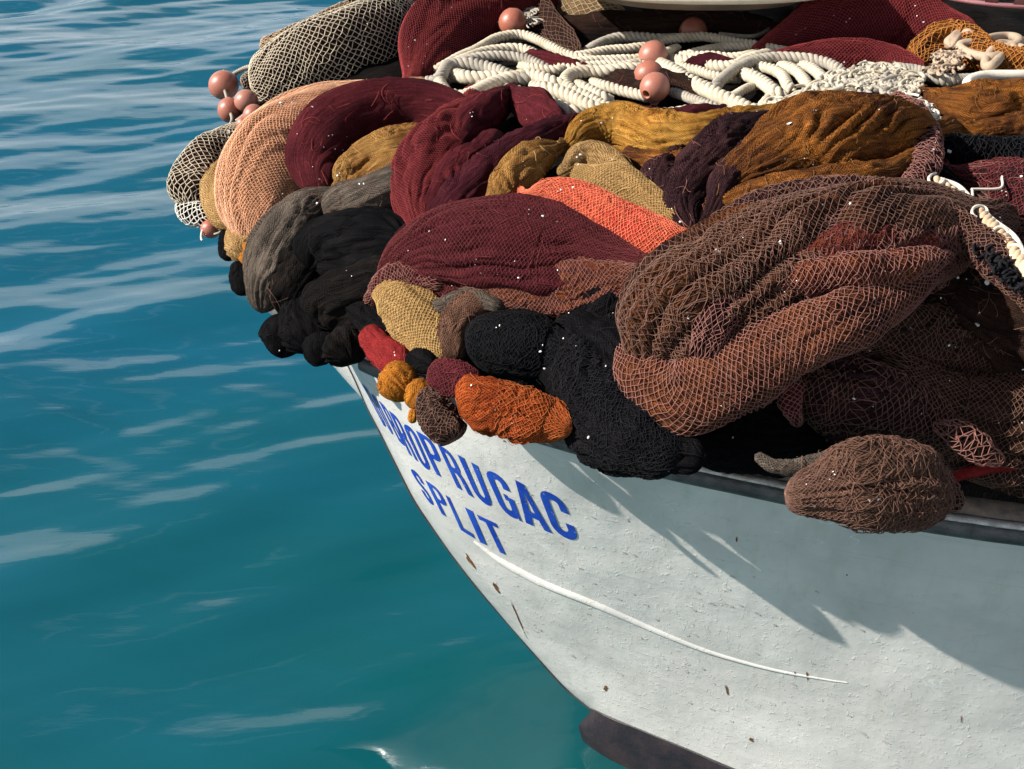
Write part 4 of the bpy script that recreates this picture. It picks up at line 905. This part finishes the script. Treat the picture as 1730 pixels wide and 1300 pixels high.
# ================================================================== FLOATS
m_fl, t, n, b = newmat('terracotta_plastic'); g = G(t); geo = g.n('ShaderNodeTexCoord').outputs['Object']; oi = g.n('ShaderNodeObjectInfo')
c = g.mix(g.mapr(g.noise(geo, 14, 4, .6), .35, .7), (.30, .085, .052), (.42, .135, .085))
c = g.mix(g.m('MULTIPLY', g.mapr(g.noise(geo, 50, 4, .7), .6, .7), .6), c, (.50, .30, .22))
g.l(g.mix(g.m('MULTIPLY', oi.outputs['Random'], .65), c, (.40, .20, .15)), b.inputs['Base Color'])
g.l(g.bump(g.noise(geo, 60, 4, .7), .25, .002), b.inputs['Normal']); b.inputs['Roughness'].default_value = .38
def float_mesh():
    # moulded ball with a bore through it and a slightly raised lip round each hole
    pr = []; bore = .24
    a1 = math.asin(bore) 
    for a in np.linspace(a1, math.pi - a1, 26): pr.append((math.sin(a), math.cos(a) * 1.06))
    pr = [(bore * .98, 0.0), (bore * .98, .80), (bore, .96), (bore + .05, 1.035)] + [p for p in pr if abs(p[1]) < 1.0] + [(bore + .05, -1.035), (bore, -.96), (bore * .98, -.80), (bore * .98, 0.0)]
    pr = np.array(pr); th = np.linspace(0, 2 * math.pi, 40, endpoint=False)
    V = np.stack([pr[:, None, 0] * np.cos(th), pr[:, None, 0] * np.sin(th), np.repeat(pr[:, 1:2], 40, 1)], -1)
    r_ = np.linalg.norm(V[..., :2], axis=-1); seam = np.exp(-(V[..., 2] / .02) ** 2) * (r_ > .5) * .012; V[..., :2] *= (1 + seam)[..., None]
    return mesh_np('float', V.reshape(-1, 3), grid_faces(len(pr), 40, True))
fm = float_mesh(); fm.materials.append(m_fl)
FL = [(378,144,24,.05,(.8,.2,.3),'leftmost terracotta net float, standing out over the water'), (388,186,20,.05,(.3,.3,.9),'terracotta float just below the leftmost one'),
      (416,171,19,.08,(.9,.1,.2),'terracotta float nestled between three others at the left'), (429,195,18,.10,(.2,.9,.4),'terracotta float touching the top of the salmon net'),
      (412,210,13,.07,(.5,.5,.5),'small part-hidden terracotta float at the edge of the white net'), (440,108,17,-.01,(.7,.3,.3),'terracotta float half behind the coarse tan net'),
      (398,222,9,.05,(.7,.3,.3),'tiny visible terracotta float at the top of the white net bag'),
      (866,40,24,.08,(.05,.3,1),'single terracotta float above the left rope loops'), (1103,94,24,.13,(-.75,-.75,-.35),'top terracotta float of the stack of three, its hole showing'),
      (1096,127,24,.155,(.95,.1,.1),'middle terracotta float of the stack of three on the ropes'), (1106,148,25,.175,(-.75,-.9,-.25),'bottom terracotta float of the stack of three, its hole showing'),
      (1171,52,22,-.01,(.9,.2,.1),'terracotta float under the edge of the cream lid'), (356,387,16,.0,(.9,.2,.1),'shaded float hanging under the white net bag'),
      (648,5,16,.0,(.9,.2,.1),'terracotta float at the top edge above the tan net'), (490,100,15,.11,(.9,.2,.1),'float showing through the left part of the tan net'),
      (520,84,13,.10,(.3,.8,.1),'second float showing through the tan net'), (346,295,13,.08,(.6,.2,.1),'float wrapped inside the white net bag')]
for i, (x, y, r, lf, ax, lab) in enumerate(FL):
    o = bpy.data.objects.new('net_float', fm); C.objects.link(o); d = heap([x], [y])[0] - lf
    o.location = Vector(at(x, y, d)); o.scale = (r * d / F,) * 3; o.rotation_euler = Vector(ax).to_track_quat('Z', 'Y').to_euler()
    o['label'] = lab; o['category'] = 'net float'; o['group'] = 'terracotta net floats'
fc = empty('float_line', (0, 0, 0), 'twisted dark and white line threaded through the left floats', 'cord')
V, Fq = join(rope_parts(px_path([(378,120,.05),(378,144,.05),(384,168,.05),(388,186,.05),(392,204,.06),(380,222,.05),(376,232,.05)]), .007, 2, 1.3)); link('cord_length', mesh_np('cord_length', V, Fq), m_rope2, fc)
V, Fq = join(rope_parts(px_path([(385,140,.0),(396,126,.0),(414,116,.0),(430,112,.0)]), .012, 2, 1.3)); link('cord_length', mesh_np('cord_length', V, Fq), m_rope2, fc)
V, Fq = join(rope_parts(px_path([(400,205,.09),(412,196,.10),(424,186,.11),(436,180,.11)]), .009, 2, 1.3)); link('cord_length', mesh_np('cord_length', V, Fq), m_rope2, fc)
V, Fq = tangle(26, [(370,235,8,.06),(385,222,8,.07)], .004, 5, 8); link('knot', mesh_np('knot', V, Fq), m_rope2, fc, kind='stuff')
nb_ = net('fishing_net', 'small navy net wad between the leftmost floats and the tan net', [D([(412,150,8),(420,138,14),(424,124,10)], nm('navy_net', (.015, .025, .06), (.03, .045, .09), cell=.012), .03, dict(m=s_tan, cell=.02, rad=.0012, out=.002), k=3)])
fh = empty('float_line', (0, 0, 0), 'white knotted line hanging from the float above the left rope loops', 'cord')
V, Fq = tangle(40, [(868,6,8,.1),(890,10,9,.1),(900,40,7,.09)], .0045, 6, 9); link('knot', mesh_np('knot', V, Fq), m_rope2, fh, kind='stuff')
V, Fq = join(rope_parts(px_path([(867,30,.13),(870,14,.12),(872,-10,.10)]), .007, 2, 1.3)); link('cord_length', mesh_np('cord_length', V, Fq), m_smooth, fh)

# ================================================================== TUB AND CRATE
tub = empty('fibreglass_lid', (0, 0, 0), 'cream fibreglass lid with a rolled rim, cut off by the top edge of the photo', 'lid')
m_tub = plain_mat('cream_fibreglass', (.64, .58, .47), .3, .25, 5, .2, .002, .5, col2=(.56, .50, .40)); m_tin = plain_mat('tub_lining', (.42, .36, .29), .5, .3, 6, .3, .003, .3)
tc = at(np.array([1180.]), np.array([-70.]), np.array([4.95]))[0]
def ring_loft(name, rings, mat, parent, nseg=96, smooth=True):
    th = np.linspace(0, 2 * math.pi, nseg, endpoint=False); A = []
    for rx, ry, z in rings:
        e = 2 / 2.5; A.append(np.stack([tc[0] + rx * np.sign(np.cos(th)) * np.abs(np.cos(th)) ** e, tc[1] + ry * np.sign(np.sin(th)) * np.abs(np.sin(th)) ** e, np.full(nseg, tc[2] + z)], -1))
    A = np.stack(A); return link(name, mesh_np(name, A.reshape(-1, 3), grid_faces(len(rings), nseg, True), smooth=smooth), mat, parent)
ring_loft('rim', [(.60, .505, .040), (.63, .53, .034), (.655, .56, .016), (.665, .57, .010), (.675, .575, .012), (.695, .595, .010), (.712, .612, .000), (.718, .618, -.016), (.712, .612, -.030), (.695, .595, -.036)], m_tub, tub)
ring_loft('top_panel', [(.60, .505, .0402), (.50, .42, .050), (.3, .25, .056), (.001, .001, .058)], m_tub, tub)
ring_loft('underside', [(.695, .595, -.0362), (.60, .50, -.040), (.52, .42, -.11), (.001, .001, -.11)], m_tin, tub)

crate = empty('crate', (0, 0, 0), 'round mauve plastic basket with slotted side at the top right corner', 'crate')
m_cr = plain_mat('mauve_plastic', (.27, .10, .115), .4, .35, 12, .3, .002, .4, col2=(.34, .17, .17))
cc = at(np.array([1745.]), np.array([-70.]), np.array([4.75]))[0]
def arc_band(name, r0, r1, z0, z1, a0, a1, mat, n_=60):
    a = np.linspace(a0, a1, n_); ca, sa = np.cos(a), np.sin(a) * .62
    A = np.stack([np.stack([cc[0] + r * ca, cc[1] + r * sa, np.full(n_, cc[2] + z)], -1) for r, z in ((r0, z0), (r1, z0 - .0), (r1, z1), (r0, z1), (r0, z0))])
    caps = grid_faces(5, n_); me = mesh_np(name, A.reshape(-1, 3), caps, smooth=False)
    return link(name, me, mat, crate)
arc_band('rim', .445, .475, -.035, .010, math.pi, 2 * math.pi, m_cr, 80)
arc_band('base', .40, .43, -.14, -.125, math.pi, 2 * math.pi, m_cr, 60)
arc_band('inner_rim', .41, .43, .045, .06, math.pi, 2 * math.pi, m_cr, 60)
for i in range(11):
    a = math.pi + math.pi * (i + .5) / 11; arc_band('slat', .415, .44, .005, .05, a - .085, a + .085, m_cr, 10)
for i in range(11):
    a = math.pi + math.pi * (i + .5) / 11; arc_band('slat', .405, .43, -.125, -.03, a - .06, a + .06, m_cr, 10)
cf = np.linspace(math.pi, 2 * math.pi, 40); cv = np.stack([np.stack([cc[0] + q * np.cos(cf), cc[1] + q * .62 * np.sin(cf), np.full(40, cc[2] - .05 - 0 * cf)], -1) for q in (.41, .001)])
link('bottom_panel', mesh_np('bottom_panel', cv.reshape(-1, 3), grid_faces(2, 40)), plain_mat('crate_shadow_plastic', (.10, .045, .05), .5), crate)  # mauve darkened in the colour for the shade inside the basket

# ================================================================== FISH SCALES
fs = np.random.default_rng(99); FV_, FF_ = [], []
folds = SCATTER; wts = np.array([f.Lpx * f.rm for f in folds]); wts /= wts.sum()
k_ = 0
for i in range(620):
    if i % 3 == 0 or fs.random() < .25: f = folds[fs.choice(len(folds), p=wts)]; u0_ = fs.uniform(.05, .95); t0_ = fs.uniform(.5, 2.6)
    u = np.clip(u0_ + fs.normal(0, .03), .02, .98); th = t0_ + fs.normal(0, .12)
    q = f.ev(np.array([u, u + .01, u]), np.array([th, th, th + .03])); nrm_ = np.cross(q[1] - q[0], q[2] - q[0]); nrm_ /= np.linalg.norm(nrm_) + 1e-9
    if nrm_ @ (np.array([0, 0, CAM_H]) - q[0]) < 0: nrm_ = -nrm_
    nrm_ = unit(nrm_ + fs.normal(0, .25, 3)); s_ = fs.choice([.0019, .0028, .0042, .0085], p=[.46, .36, .155, .025])
    X = unit(np.cross(nrm_, fs.normal(0, 1, 3))); Y = np.cross(nrm_, X); c0 = q[0] + nrm_ * .004
    base = len(FV_); FV_.append(c0 + nrm_ * s_ * .25)
    for a in range(7): FV_.append(c0 + s_ * (X * math.cos(a * .898) * fs.uniform(.8, 1.3) + Y * math.sin(a * .898) * fs.uniform(.5, 1.0)))
    FF_ += [(base, base + 1 + a, base + 1 + (a + 1) % 7) for a in range(7)]
o = link('fish_scales', mesh_np('fish_scales', FV_, FF_, smooth=False), plain_mat('fish_scale_white', (.80, .79, .75), .35, .2, 40, .1, .001, .6), kind='stuff')
o['label'] = 'dried white fish scales speckled over the nets'; o['category'] = 'fish scales'
